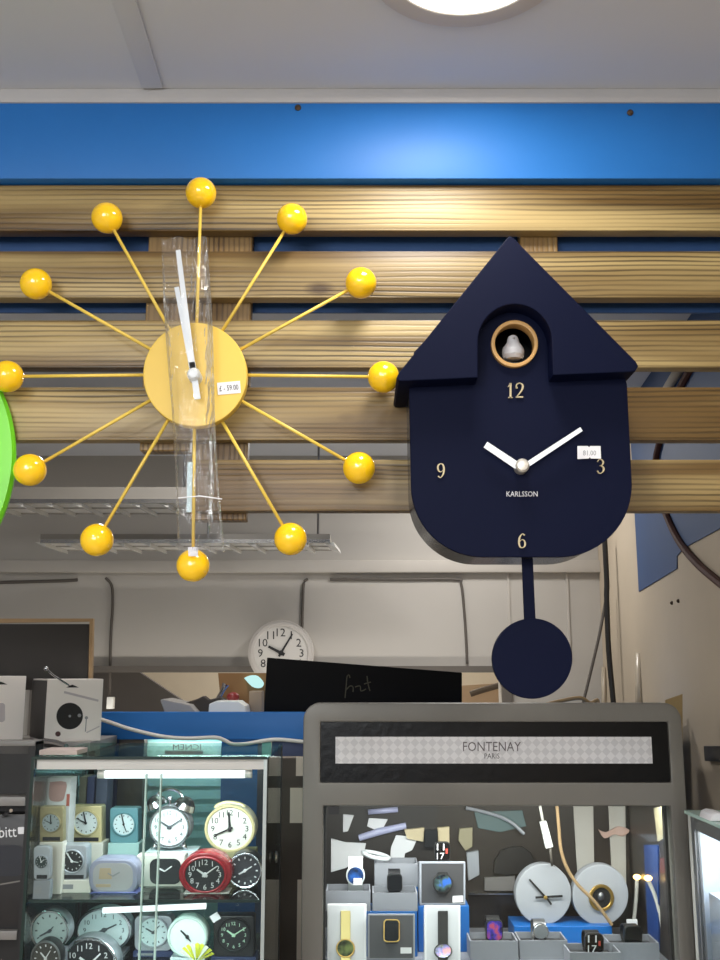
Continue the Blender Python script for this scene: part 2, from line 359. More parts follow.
# unseen copies of the fitting, added as fill for shop and back
for lx, ly, en in ((-.75, -.55, 26), (.45, -.9, 26), (-.5, 2.35, 5.5), (.35, 3.2, 6)):
    r = dl.copy(); COL.objects.link(r); r.location = (lx, ly, CEIL-.008)
    r['label'] = {(-.75): 'added unseen round flush ceiling light over the shop floor on the left', .45: 'added unseen round flush ceiling light over the shop floor on the right', (-.5): 'added unseen round flush ceiling light over the counter behind the slats, left', .35: 'added unseen round flush ceiling light behind the slats near the cream wall'}[lx]
    for ch in list(dl.children):
        c = ch.copy(); COL.objects.link(c); c.parent = r
    lamp('ceiling_or_fill_beam', 'AREA', (lx, ly, CEIL-.02), en, (1, .975, .94), .2)

# daylight through the shop front on the left
lamp('shopfront_daylight', 'AREA', (-.75, FY+.06, 2.02), 34, (.93, .97, 1), 1.5, (-PI/2*.94, 0, PI), 'RECTANGLE', .72)

# ================================================================== sunburst clock
YEL = mat('yellow_lacquer', (255, 202, 22), .14, 0, .03, 8, .6, 0, .6); YDISC = mat('yellow_satin', (222, 186, 74), .45, 0, .03, 6); YSP = mat('yellow_wire', (226, 194, 84), .4)
HANDW = mat('white_hand', (224, 230, 236), .4)
sun = thing('sunburst_clock', P(195, 427, 1.27), 'yellow sunburst wall clock with balls on spokes, hung on pine slats', 'clock')
MB().prism(ell(195, 374.5, 52, 52, 72), YP(1.24), 0, .016).bevel(.0015).build('clock_face', YDISC, sun)
MB().prism(ell(195, 376, 24, 24, 32), YP(1.256), 0, .044).build('wall_mount', BLACKP, sun)
BALLS = [(201, 193), (292, 219), (361, 283), (383.5, 377), (359, 468), (290.5, 539), (193, 565.5), (97, 540), (30, 470), (7.5, 376.5), (36, 284), (107, 218)]
for bx, by in BALLS:
    ux, uy = bx-195, by-374.5; l = math.hypot(ux, uy)
    s = MB().tube([P(195+ux/l*47, 374.5+uy/l*47, 1.252), P(bx-ux/l*10, by-uy/l*10, 1.268)], .0022, 10).build('spoke', YSP, sun)
    MB().ball(P(bx, by, 1.268), 16.6*M(1.268), 40).build('ball', YEL, s)
MB().prism(bar((197.5, 399), (192, 362), 6.2, 6), 1.223, 0, .002).prism(bar((193, 372), (178, 250), 6, 4.6), 1.223, 0, .002).build('minute_hand', HANDW, sun)
MB().prism(bar((193, 373), (176.5, 287), 5.6, 4.6), 1.228, 0, .002).build('hour_hand', HANDW, sun)
MB().lathe(P(193.3, 373.5, 1.218)+Vector((0, .022, 0)), (0, -1, 0), [(.0085, 0), (.0085, .02), (.006, .025), (0, .026)], 28).build('hub', HANDW, sun)
st = MB().prism(rot([(217.5, 382), (240.5, 382), (240.5, 394), (217.5, 394)], (229, 388), -5), YP(1.24), -.0008, 0).build('price_sticker', PAPER, sun)
text('£ - 59.00', 229, 388, 5.5, 1.24, -.0011, -.0006, 'lettering', INK, st, 19, -5)
MB().prism(bar((193, 556), (193, 547), 9, 10), YP(1.24), 0, .003).build('tape', PAPER, sun)
# clear plastic sleeve over the hands
sl = MB(); nV, nU = 40, 20
for side in (0, 1):
    grid = []
    for i in range(nV+1):
        t = i/nV; py = 238+t*315; cx = 184+t*17; hw = 22.5+1.5*math.sin(t*7)
        row = []
        for j in range(nU+1):
            u = j/nU*2-1
            prof = math.sqrt(max(0, 1-u*u))
            y = 1.221 + (-1 if side == 0 else 1)*(.012*prof*min(1, t*9+.1)*min(1, (1-t)*9+.1)) + .0012*math.sin(u*9+t*5)*prof
            p = P(cx+u*hw, py+(2*math.sin(u*6) if i in (0, nV) else 0), y); row.append(sl.bm.verts.new(p))
        grid.append(row)
    for i in range(nV):
        for j in range(nU): sl.bm.faces.new((grid[i][j], grid[i+1][j], grid[i+1][j+1], grid[i][j+1]))
bmesh.ops.remove_doubles(sl.bm, verts=sl.bm.verts, dist=.0004)
slv = sl.build('plastic_sleeve', glass('crinkled_film', (253, 253, 254), .65, .06, .9, .018))
tag(slv, 'clear crinkled plastic sleeve over the hands of the yellow sunburst clock', 'plastic sleeve')
MB().prism(bar((190, 502-40), (189, 512), 5, 5), 1.222, 0, .0015).build('paper_strip', mat('pale_blue_card', (190, 210, 214), .6), slv)
MB().tube([P(178, 498, 1.207), P(200, 496, 1.206), P(222, 499, 1.209)], .0007, 6).build('seal_line', PAPER, slv)

# ================================================================== cuckoo clock
NAVY = mat('navy_matt', (2, 8, 36), .6, 0, .05, 10, .1); NAVYS = mat('navy_shell', (70, 74, 84), .22, .7); FIGM = mat('pale_gold_figures', (172, 158, 126), .4, .3)
YR, YB = 1.175, 1.205
ck = thing('cuckoo_clock', P(522, 557, 1.25), 'dark navy house-shaped cuckoo clock with pitched roof and round pendulum', 'clock')
arch = [(515+37.2*math.cos(a), 342-38*math.sin(a)) for a in [PI*i/20 for i in range(21)]]
roof = [(507.5, 237.5), (510, 235.8), (513, 237.5), (636, 361.5), (638.5, 366), (635.5, 371), (630, 371.8), (553, 375)] + arch + [(478, 377.5), (403, 381), (398.5, 380.5), (396.5, 377.5), (399, 372.5)]
MB().prism(roof, YR, 0, SY-YR).bevel(.0012, 2, .9).build('roof', NAVY, ck)
bc = [(632-72+72*math.cos(a), 485+72*math.sin(a)) for a in [PI/2*i/14 for i in range(15)]] + [(411+72-72*math.sin(a), 485+72*math.cos(a)) for a in [PI/2*i/14 for i in range(15)]]
body = [(414, 352), (461, 303), (569, 303), (618, 350), (627, 384)] + bc + [(409, 384)]
hole = ell(514, 345, 20.5, 20.5, 40)
MB().prism(body, YB, 0, .006, [hole]).bevel(.0008, 1, 1.0).build('front_panel', NAVY, ck)
cen = (520, 430)
inn = [(cen[0]+(x-cen[0])*.93, cen[1]+(y-cen[1])*.93) for x, y in body]; out_ = [(cen[0]+(x-cen[0])*.992, cen[1]+(y-cen[1])*.994) for x, y in body]
MB().prism(out_, YB, .006, SY-YB, [inn]).build('shell', NAVYS, ck)
MB().prism(inn, YB, SY-YB-.012, SY-YB-.006).build('back_plate', BLACKP, ck)
MB().prism(ell(514, 345, 23.3, 23.3, 48), YB, -.006, .012, [ell(514, 345, 19.6, 19.6, 48)]).bevel(.0008).build('porthole_ring', mat('oak_ring', (190, 146, 86), .45), ck)
bp_ = P(513.5, 359.5, YB+.008)
m_ = M(YB)
bird = MB().lathe(bp_, (0, 0, 1), [(0.0, 0.0), (0.0091, 0.0006), (0.0128, 0.0055), (0.0137, 0.011), (0.0112, 0.0171), (0.0078, 0.0226), (0.0071, 0.0264), (0.0057, 0.0299), (0.0025, 0.0319), (0.0, 0.0322)], 24).build('bird', mat('bird_white', (190, 190, 194), .45), ck)
MB().lathe(bp_+Vector((0, -.0052, .0266)), (0, -1, -.25), [(.0022, 0), (.0012, .005), (0, .008)], 12).build('beak', mat('bird_white', (220, 218, 214), .45), bird)
for sx in (-1, 1): MB().ball(bp_+Vector((sx*.0112, .001, .0092)), .0066, 14, (.42, .8, 1.25)).build('wing', mat('bird_grey', (170, 168, 166), .45), bird)
MB().prism([(494, 361), (534, 361), (534, 366), (494, 366)], YB, .006, .03).build('perch', BLACKP, ck)
for ch, x0, y0, w, h in (('1', 506.5, 383.5, 7.5, 15), ('2', 514.5, 383.5, 9.5, 15), ('9', 436.5, 464, 8.5, 14), ('3', 596, 459.5, 8.5, 14), ('6', 517.5, 534, 8.5, 14)):
    mb = MB(); figure(mb, ch, x0, y0, w, h, YP(YB), -.0025, 0); mb.build('numeral', FIGM, ck, smooth=False)
text('KARLSSON', 522, 494, 5.2, YB, -.0006, .0002, 'lettering', mat('pale_print', (205, 205, 210), .5), ck, 31, 0)
MB().prism(bar((523, 469.5), (485.5, 444.5), 7.4, 6.6), YB-.012, 0, .0015).build('hour_hand', HANDW, ck)
MB().prism(bar((519, 470), (581.5, 429), 5.4, 4.4), YB-.015, 0, .0015).build('minute_hand', HANDW, ck)
MB().lathe(P(520.5, 468, YB), (0, -1, 0), [(.0085, 0), (.0085, .016), (.0065, .0185), (0, .0195)], 28).build('hub', mat('hub_silver', (200, 196, 188), .3, .5), ck)
st = MB().prism([(577, 446.5), (587.6, 446.5), (588.6, 448), (589.6, 446.5), (600, 446.5), (600.5, 459), (590.4, 459), (589.4, 457.6), (588.2, 459), (577, 459.5)], YB, -.0028, -.0022).build('price_sticker', PAPER, ck)
text('81.00', 589, 453.5, 5, YB, -.0031, -.0027, 'lettering', mat('grey_print', (140, 140, 145), .6), st, 13)
YQ = 1.235
pr = MB().prism([(521.5, 548), (532.5, 548), (536, 626), (524.5, 626)], YQ, 0, .004).bevel(.0006, 1).build('pendulum_rod', NAVY, ck)
MB().prism(ell(531.8, 658.6, 40, 40.2, 72), YQ, -.004, .005).bevel(.0012).build('pendulum_bob', NAVY, pr)

# ================================================================== green clock at the left edge
gc = thing('green_clock', P(-151, 628, 1.27), 'lime green round wall clock cut off at the left, beside the yellow balls', 'clock')
LIME = mat('lime_green', (108, 206, 28), .4, 0, .04, 5)
prof = []
ctr = P(-151, 463, 1.284)
R_ = P(14, 463, 1.284).x - ctr.x
MB().lathe(ctr, (0, -1, 0), [(R_*.99, -.0155), (R_, -.006), (R_*.985, 0), (R_*.7, .004), (R_*.66, .002), (0, .002)], 96).build('clock_body', LIME, gc)
MB().lathe(ctr+Vector((0, -.0021, 0)), (0, -1, 0), [(R_*.6, 0), (R_*.6, .001), (0, .001)], 48).build('dial', WHITEP, gc)

# ================================================================== wall clock at the back
def analog(name, label, cat, cx, cy, rx, ry, Y, body, dial, ink, hands, depth=.03, bez=None, brx=None, outline=None, nums=0, numh=.2, group=None, base_py=None, hw=.09, dr=.84, numcol=None, all_nums=True, dialshape=None, extra=None):
    ol = outline or ell(cx, cy, rx, ry, 48)
    c = P(cx, max(q[1] for q in ol), Y)
    t = thing(name, (c.x, Y+depth/2, c.z), label, cat, group)
    MB().prism(ol, Y, 0, depth).bevel(.0016 if depth < .05 else .003).build('case', body, t)
    ds = dialshape or ell(cx, cy, rx*dr, ry*dr, 44)
    mx_, my_ = cx, cy
    grow = [(mx_+(x-mx_)*1.13, my_+(y-my_)*1.13) for x, y in ds]
    MB().prism(grow, Y, -.005, 0, [ds]).bevel(.0012, 1).build('bezel', bez or body, t)
    d = MB().prism(ds, Y, -.0012, 0).build('dial', dial, t)
    if nums:
        for k in range(1, 13):
            if nums == 4 and k % 3: continue
            a = 2*PI*k/12; nx, ny = cx+math.sin(a)*rx*dr*.76, cy-math.cos(a)*ry*dr*.76
            if nums == 60: MB().prism(bar((cx+math.sin(a)*rx*dr*.72, cy-math.cos(a)*ry*dr*.72), (cx+math.sin(a)*rx*dr*.86, cy-math.cos(a)*ry*dr*.86), rx*.07), Y, -.0016, -.0008).build('hour_mark', numcol or ink, d)
            else: text(str(k), nx, ny, ry*numh, Y, -.0017, -.0008, 'numeral', numcol or ink, d)
    for i, (hx, hy) in enumerate(hands):
        w = max(rx*hw*(1.25 if i == 0 else .8), .7)
        ux, uy = hx-cx, hy-cy; l = math.hypot(ux, uy)
        MB().prism(bar((cx-ux/l*rx*.12, cy-uy/l*rx*.12), (hx, hy), w, w*.7), Y, -.0034-.0008*i, -.0028-.0008*i).build(('hour_hand', 'minute_hand', 'alarm_hand')[i], ink if i < 2 else GOLD, t)
    MB().lathe(P(cx, cy, Y), (0, -1, 0), [(rx*.08*M(Y), 0), (rx*.08*M(Y), .0055), (0, .006)], 12).build('hub', ink, t)
    return t
analog('wall_clock', 'round white wall clock above the blue counter, beside the black carton', 'clock', 281, 653, 33, 33, BACKY-.045, mat('clock_rim', (196, 190, 184), .4), mat('clock_dial', (206, 202, 196), .5), mat('dark_ink', (30, 28, 28), .5), [(268.5, 646.5), (292.5, 634)], .045, nums=12, numh=.24, dr=.82, hw=.08)

# ================================================================== louvre lights hung in the back
LOUV = mat('louvre_metal', (190, 186, 180), .22, .9); FIXT = mat('fixture_body', (150, 144, 136), .5)
def louvre(px0, px1, pyf, pyb_near, Y, label, rods):
    z = P(200, pyb_near, Y).z; ztop = P(200, pyf, Y).z
    x0, x1 = P(px0, pyb_near, Y).x, P(px1, pyb_near, Y).x; D = .21
    t = thing('louvre_light', ((x0+x1)/2, Y+D/2, z), label, 'lamp', 'louvred strip lights behind the slats')
    MB().box(x0, x1, Y, Y+D, z+.012, ztop).build('housing', FIXT, t)
    MB().box(x0, x1, Y, Y+.008, z, z+.012).box(x0, x1, Y+D-.008, Y+D, z, z+.012).box(x0, x1, Y+D/2-.004, Y+D/2+.004, z, z+.012).build('rail', LOUV, t)
    MB().box(x0+.004, x1-.004, Y+.008, Y+D-.008, z+.004, z+.0118).build('reflector', mat('reflector_white', (232, 229, 222), .5), t)
    n = int((x1-x0)/.078)
    for i in range(n+1):
        x = x0+(x1-x0)*i/n
        MB().prism_pts([(x-.02, Y+.009, z+.004), (x+.012, Y+.009, z+.004), (x+.016, Y+.009, z-.010), (x+.010, Y+.009, z-.010)], (.08, 1, 0), D-.018).build('louvre_blade', mat('louvre_bright', (240, 238, 232), .25, .2), t)
    for x in (P(rods[0], pyf, Y+D/2).x, P(rods[1], pyf, Y+D/2).x): MB().tube([(x, Y+D/2, ztop), (x, Y+D/2, CEIL)], .004, 8).build('hanging_rod', STEEL, t)
louvre(-70, 192, 487, 503, 2.85, 'chrome louvred strip light nearer the slats, seen left of the plastic sleeve', (-40, 184))
louvre(40, 330, 534, 543, 3.15, 'chrome louvred strip light farther back, below the other one', (208, 318))

# ================================================================== cables and small things on the back and right wall
def cable(name, pts, Y, r, m, label, group=None, pl=None):
    pl = pl or YP(Y)
    return tag(MB().tube([Vector(q) for q in smooth([tuple(pl.pt(x, y, -r*1.05)) for x, y in pts], 6)], r, 8).build(name, m), label, 'cable', group)
BW = YP(BACKY)
cable('wall_cable', [(-20, 583), (60, 581), (78, 580)], BACKY, .006, CABLEG, 'grey cable running flat along the back wall above the framed dark board', pl=BW)
cable('wall_cable', [(106, 578), (112, 586), (113, 605), (111, 640), (110, 698)], BACKY, .005, CABLEG, 'thin grey cable dropping down the back wall right of the framed dark board', pl=BW)
cable('wall_cable', [(308, 579), (304, 583), (303, 600), (302, 632)], BACKY, .005, CABLEG, 'short grey cable dropping behind the white wall clock', pl=BW)
cable('wall_cable', [(330, 579.5), (400, 579.5), (455, 579.5), (461, 584), (464, 610), (466, 640), (467, 664)], BACKY, .005, CABLEG, 'grey cable bending down the back wall left of the navy pendulum', pl=BW)
cab_ = bpy.data.objects['wall_cable.001']
MB().pbox(106.5, 113, 697, 709, BACKY-.035, BACKY-.005).bevel(.002).build('plug', WHITEP, cab_)
cable('hanging_cable', [(604, 540), (606, 580), (606, 600), (608, 650), (613, 706)], 0, .009, CABLEB, 'thick black cable hanging in the corner right of the navy pendulum', pl=YP(3.32))
cable('hanging_cable', [(607, 590), (600, 630), (592, 665), (582, 706)], 0, .005, CABLEG, 'thin slanting cord beside the black corner cable', pl=YP(3.36))
cable('wall_flex', [(696, 366), (684, 388), (672, 410), (663, 443), (659.5, 462), (661, 490), (671, 517), (683, 541), (700, 562), (722, 581), (740, 594)], 0, .009, mat('brown_flex', (74, 44, 36), .7, spec=.2), 'thick dark brown cable curving across the blue and cream right wall', pl=RW)
tag(MB().tube([RW.pt(664, 402, -.012), RW.pt(690, 360, -.012)], .012, 10).build('wall_conduit', mat('pale_conduit', (176, 168, 156), .6)), 'short pale conduit crossing the blue wall beside the dark brown cable', 'pipe')
for (x0, x1, y0, y1, lab) in ((635.5, 643, 653, 712, 'shiny pale upright pipe on the cream wall above the display case'), (601.5, 606, 667, 712, 'narrow grey upright conduit beside the black corner cable')):
    Yb = RW.pt((x0+x1)/2, 690).y-.03 if x0 > 610 else BACKY-.05
    a, b = P((x0+x1)/2, y1+20, Yb), P((x0+x1)/2, y0, Yb)
    tag(MB().tube([a, b], (x1-x0)/2*M(Yb), 14).build('wall_pipe', mat('cream_pipe', (176, 164, 146), .25)), lab, 'pipe')
for i, (x, y) in enumerate(((672.5, 603), (679, 601))):
    tag(MB().lathe(RW.pt(x, y), -RW.n, [(.005, 0), (.005, .003), (.002, .006), (0, .006)], 10).build('wall_screw', mat('rusty_screw', (70, 52, 36), .6, .5)), ('left', 'right')[i]+' one of two dark screws in the cream wall below the blue paint', 'screw')

# room seen through the opening
tag(MB().prism([(30, 672), (139, 672), (186, 703), (198, 770), (198, y_at(.001, 4.3)), (30, y_at(.001, 4.3))], YP(4.3), 0, .04).build('leaning_board', mat('slate_board', (92, 88, 86), .7)), 'large dark grey board with slanted edge seen through the back opening', 'board')
tag(MB().prism([(455, 686), (505, 683), (505, y_at(.001, 4.2)), (455, y_at(.001, 4.2))], YP(4.2), 0, .02).build('tan_board', mat('tan_card', (196, 168, 138), .7)), 'tan board seen through the opening right of the black carton', 'board')
cable('dark_rod', [(470, 694), (482, 690), (500, 685)], 0, .012, mat('dark_rod_paint', (90, 78, 66), .6), 'dark thin rod slanting across the tan board', pl=YP(4.1))
sl_ = thing('added_sill_light', ((ox0+ox1)/2, 3.6, 1.29), 'unseen slim tube light added below the opening to wash the back wall', 'lamp')  # added out of view to wash the wall above the opening
MB().box(ox0+.1, ox1-.1, 3.46, BACKY-.021, 1.285, 1.30).build('bracket', STEEL, sl_)
MB().tube([(ox0+.1, 3.5, 1.31), (ox1-.1, 3.5, 1.31)], .01, 12).build('tube', glow('added_sill_tube', (255, 244, 226), 3), sl_)
lamp('added_sill_beam', 'AREA', ((ox0+ox1)/2, 3.5, 1.325), 2.4, (1, .95, .87), 1.5, (PI-.55, 0, 0), 'RECTANGLE', .04)  # wall wash from the added sill tube
lamp('back_room_lamp', 'AREA', (-.1, 4.4, CEIL-.05), 16, (1, .95, .86), .4)

# ================================================================== blue counter at the back and what stands on it
CY = 2.45
ftop = P(200, 712, CY).z; ctop = ftop-.018; cbot = P(200, 739.5, CY).z
cxl, cxr = P(96, 725, CY).x, wall_x(CY)-.02
ctr_ = thing('counter', ((cxl+cxr)/2, CY+.15, 0), 'long blue painted counter behind the glass cabinets, white lead along its front', 'counter')
MB().box(cxl, cxr, CY, CY+.022, cbot, ftop).bevel(.003).build('fascia', BLUEPAINT, ctr_)
MB().box(cxl, cxr, CY+.022, CY+.36, ctop-.025, ctop).build('worktop', BLUEPAINT, ctr_)
MB().box(P(272, 750, CY+.03).x, P(330, 750, CY+.03).x, CY+.024, CY+.03, P(300, 757, CY).z, ctop-.025).build('brace', mat('deep_navy', (24, 40, 90), .5), ctr_)
for p0, p1 in ((222, 258), (640, 668)):
    MB().box(P(p0, 750, CY+.03).x, P(p1, 750, CY+.03).x, CY+.024, CY+.30, 0, ctop-.025).build('upright', BLUEPAINT, ctr_)
MB().box(P(98, 750, CY+.03).x, P(118, 750, CY+.03).x, CY+.024, CY+.06, 0, ctop-.025).build('upright', mat('deep_navy', (24, 40, 90), .5), ctr_)
MB().box(P(118, 750, CY+.03).x, P(143, 750, CY+.03).x, CY+.04, CY+.08, 0, ctop-.025).build('door_panel', mat('taupe_panel', (98, 86, 78), .6), ctr_)
SHY = CY+.1
shut = thing('shutter', P(185, 900, SHY), 'pale mint slatted shutter under the blue counter, behind the alarm clocks', 'shutter')
MB().box(P(143, 750, SHY).x, P(222, 750, SHY).x, SHY+.012, SHY+.02, .3, ctop-.03).build('backing', MINT, shut)
for k in range(13):
    z = P(185, 746+k*13, SHY).z
    MB().prism_pts([(P(143, 750, SHY).x, SHY+.012, z), (P(143, 750, SHY).x, SHY+.012, z-.034), (P(143, 750, SHY).x, SHY+.005, z-.034)], (1, 0, 0), P(222, 750, SHY).x-P(143, 750, SHY).x).build('slat', mat('teal_slat', (140, 190, 190), .6), shut)
sg = MB().pbox(146, 221, 742, 756.5, SHY-.012, SHY-.006).build('reflected_sign', mat('mint_sign', (172, 194, 187), .6), shut)  # reflection of a shop sign, built as a board with mirrored lettering
MB().pbox(165, 203, 750.5, 754, SHY-.014, SHY-.012).build('stripe', mat('brown_print', (112, 92, 78), .6), sg)
text('ICNEM', 187, 747, 5.5, SHY-.012, -.001, 0, 'lettering', mat('brown_print', (112, 92, 78), .6), sg, 28, 0, True)
ul = thing('tube_or_fill_light', P(185, 725, CY+.045), 'unseen slim tube light added under the counter top to light the mint shutter', 'lamp')  # fill tube added behind the fascia to brighten the shutter
MB().tube([P(146, 725, CY+.045), P(250, 725, CY+.045)], .005, 10).build('tube', glow('tube_glow', (240, 250, 255), 1.6), ul)
lamp('tube_or_fill_beam', 'AREA', P(195, 729, CY+.05), .75, (.9, .97, 1), .26, (.6, 0, 0), 'RECTANGLE', .015)  # fill light of the added tube
tag(MB().pbox(262, 271, 741, 757, CY+.012+.0, CY+.02).build('mint_tag', MINT), 'small mint card under the counter beside the silver display case', 'card')
brp = tag(MB().box(P(264, 850, 2.44).x, P(331, 850, 2.44).x, 2.425, 2.44, 0, P(290, 758, 2.44).z).build('plywood_sheet', mat('brown_panel', (72, 58, 50), .6)), 'dark brown panel in the gap between the two glass cabinets', 'panel')
for x0, x1, y0, y1, lab in ((296, 312, 757, 776, 'white paper scrap high on the dark brown panel'), (290, 312, 788, 823, 'cream paper sheet in the middle of the dark brown panel'), (297, 312, 880, 960, 'pale paper strip low on the dark brown panel')):
    tag(MB().pbox(x0, x1, y0, y1, 2.421, 2.425).build('pale_sheet', mat('cream_paper', (214, 198, 184), .8)), lab, 'paper')
# black carton
YC = CY+.08
zc = lambda py, Y: P(360, py, Y).z
yb = y_at(ctop, YC)
car = thing('black_carton', (P(363, yb, YC).x, YC+.03, ctop), 'flat black carton tilted on the counter behind the silver display case', 'carton')
MB().prism([(267, 657.5), (462, 672.5), (462, yb), (263.5, yb)], YC, 0, .06).bevel(.002).build('carton_body', mat('black_carton', (12, 11, 12), .8, spec=.15), car)
lg = MB(); GL = mat('dull_gold_print', (52, 46, 24), .6)
for q in ([(345, 698), (346, 688), (347, 677), (349, 675), (350, 678)], [(346, 690), (350, 686), (353, 687), (353, 692)], [(355, 687), (360, 686), (361, 691), (366, 689)], [(367, 676), (368, 684), (370, 691)], [(364, 684), (371, 682)]):
    s_ = smooth(q, 4)
    for a, b in zip(s_, s_[1:]): lg.prism(bar(a, b, 1.1), YC, -.0006, .0002)
lg.build('emblem', GL, car, smooth=False)
# clutter on the counter left of the carton
def on_counter(name, label, cat, px, Y, d, m, bev=.003):
    b_ = y_at(ctop, Y)
    mx_ = max(q[1] for q in px)
    return tag(MB().prism([(x, b_ if y >= mx_-.01 else y) for x, y in px], Y, 0, d).bevel(bev).build(name, m), label, cat)
on_counter('appliance', 'white rounded appliance on the blue counter left of the wall clock', 'appliance', [(208, 712), (209, 704), (216, 701), (238, 701), (245, 706), (248, 712)], CY+.10, .1, WHITEP)
on_counter('grey_book', 'grey flat book lying tilted on the blue counter', 'book', [(166, 712), (160, 700), (163, 699), (190, 705), (200, 712)], CY+.16, .14, mat('grey_book', (150, 146, 142), .6))
on_counter('dark_bundle', 'dark crumpled bundle on the counter behind the grey book', 'bundle', [(178, 712), (184, 703), (197, 699), (203, 696), (208, 700), (220, 697), (226, 701), (224, 712)], CY+.22, .05, mat('dark_bundle', (52, 46, 42), .7))
tag(MB().tube([P(214, 708, CY+.25), P(219, 697, CY+.25), P(223, 690, CY+.25), P(226, 684, CY+.25)], [.007, .006, .006, .01], 10).build('tool_handle', CHROME), 'small chrome tool handle sticking up from the counter clutter', 'tool')
tag(MB().ball(P(233, 697, CY+.2), .014, 20, (1.2, 1, .9)).build('red_ball', mat('red_plastic', (130, 40, 40), .4)), 'dark red knob on top of the white appliance', 'knob')
tag(MB().prism([(218, 673), (268, 673), (268, 715), (222, 715)], YP(2.78), 0, .015).build('brown_board', mat('brown_board', (138, 98, 54), .6)), 'brown wooden board standing on the counter under the wall clock', 'board')
on_counter('pale_carton', 'narrow pale carton standing on the counter beside the black carton', 'carton', [(249, 712), (249, 691), (262, 691), (262, 712)], CY+.2, .06, mat('pale_carton', (150, 132, 112), .7))
tag(MB().prism(smooth([(244, 678), (250, 675.5), (257, 676), (263, 683), (260, 688), (252, 686.5), (244, 678)], 3)[:-1], YP(2.755), 0, .0245).build('desk_lamp', glow('lamp_glow', (190, 235, 232), 1.0)), 'small glowing lamp head peeking out under the wall clock', 'lamp')
tag(MB().tube([Vector(q) for q in smooth([tuple(P(x, y, CY-.006)) for x, y in ((96, 718), (112, 723), (130, 729), (160, 736), (186, 738.5), (214, 737.5), (224, 740), (232, 744), (245, 744), (262, 741), (278, 739.5), (306, 742))], 6)], .0045, 8).build('white_lead', CABLEW), 'white electrical lead drooping along the blue counter front', 'cable')
tag(MB().tube([Vector(q) for q in smooth([tuple(P(x, y, 2.56)) for x, y in ((540, 706), (560, 701), (580, 698), (590, 703), (597, 700), (598, 706))], 6)], .005, 8).build('loose_cord', mat('ochre_cord', (150, 124, 84), .6)), 'tangled ochre cord on the counter below the navy pendulum', 'cable')

# ================================================================== left: dark rack, ledge with boxed players
RY = 1.86
rx0, rx1 = P(-120, 800, RY).x, P(33, 780, RY).x
rk = thing('dark_rack', ((rx0+rx1)/2, RY+.13, 0), 'black shelving rack with grey shelf edges at the lower left', 'rack')
BLK = mat('black_rack', (22, 20, 20), .5); zr = lambda py: P(10, py, RY).z
MB().box(rx0, rx1, RY+.05, RY+.26, 0, zr(756)).build('rack_body', BLK, rk)
MB().box(rx1-.012, rx1, RY+.004, RY+.05, 0, zr(742)).build('side_panel', BLK, rk)
for p0, p1, nm in ((741, 746, 'top_edge'), (797, 806, 'shelf'), (931, 940, 'shelf')):
    MB().box(rx0, rx1-.012 if nm == 'shelf' else rx1, RY, RY+.05, zr(p1), zr(p0)).bevel(.001).build(nm, mat('grey_shelf_edge', (128, 124, 121), .4), rk)
cb = thing('packaged_gadget', P(0, 931, RY+.03), 'black hanging package printed with white letters on the dark rack shelf', 'package')
MB().box(rx0+.01, P(28.5, 870, RY+.012).x, RY+.012, RY+.05, zr(931), zr(815)).bevel(.002).build('package', mat('black_package', (30, 27, 28), .4), cb)
text('ubitt', 4.5, 832, 11, RY+.012, -.0008, .0002, 'lettering', PAPER, cb, 24, -3)
MB().prism(rot(rrect(18, 827, 24.5, 834, 1), (21, 830), -3), RY+.012, -.0006, .0001).build('emblem', PAPER, cb)
MB().prism(rrect(-30, 845, 24, 876, 8), RY+.012, -.0008, 0).build('picture', mat('dark_picture', (42, 44, 52), .3), cb)
MB().prism(bar((-3, 885), (20, 881), 1.4), RY+.012, -.0006, 0).build('stripe', mat('grey_print2', (120, 116, 112), .5), cb)
tag(MB().tube([P(2, 818, RY+.03), P(6, 813, RY-.02), P(11, 810.5, RY-.05)], .003, 8).build('display_hook', CHROME), 'chrome display hook end above the black lettered package', 'hook')
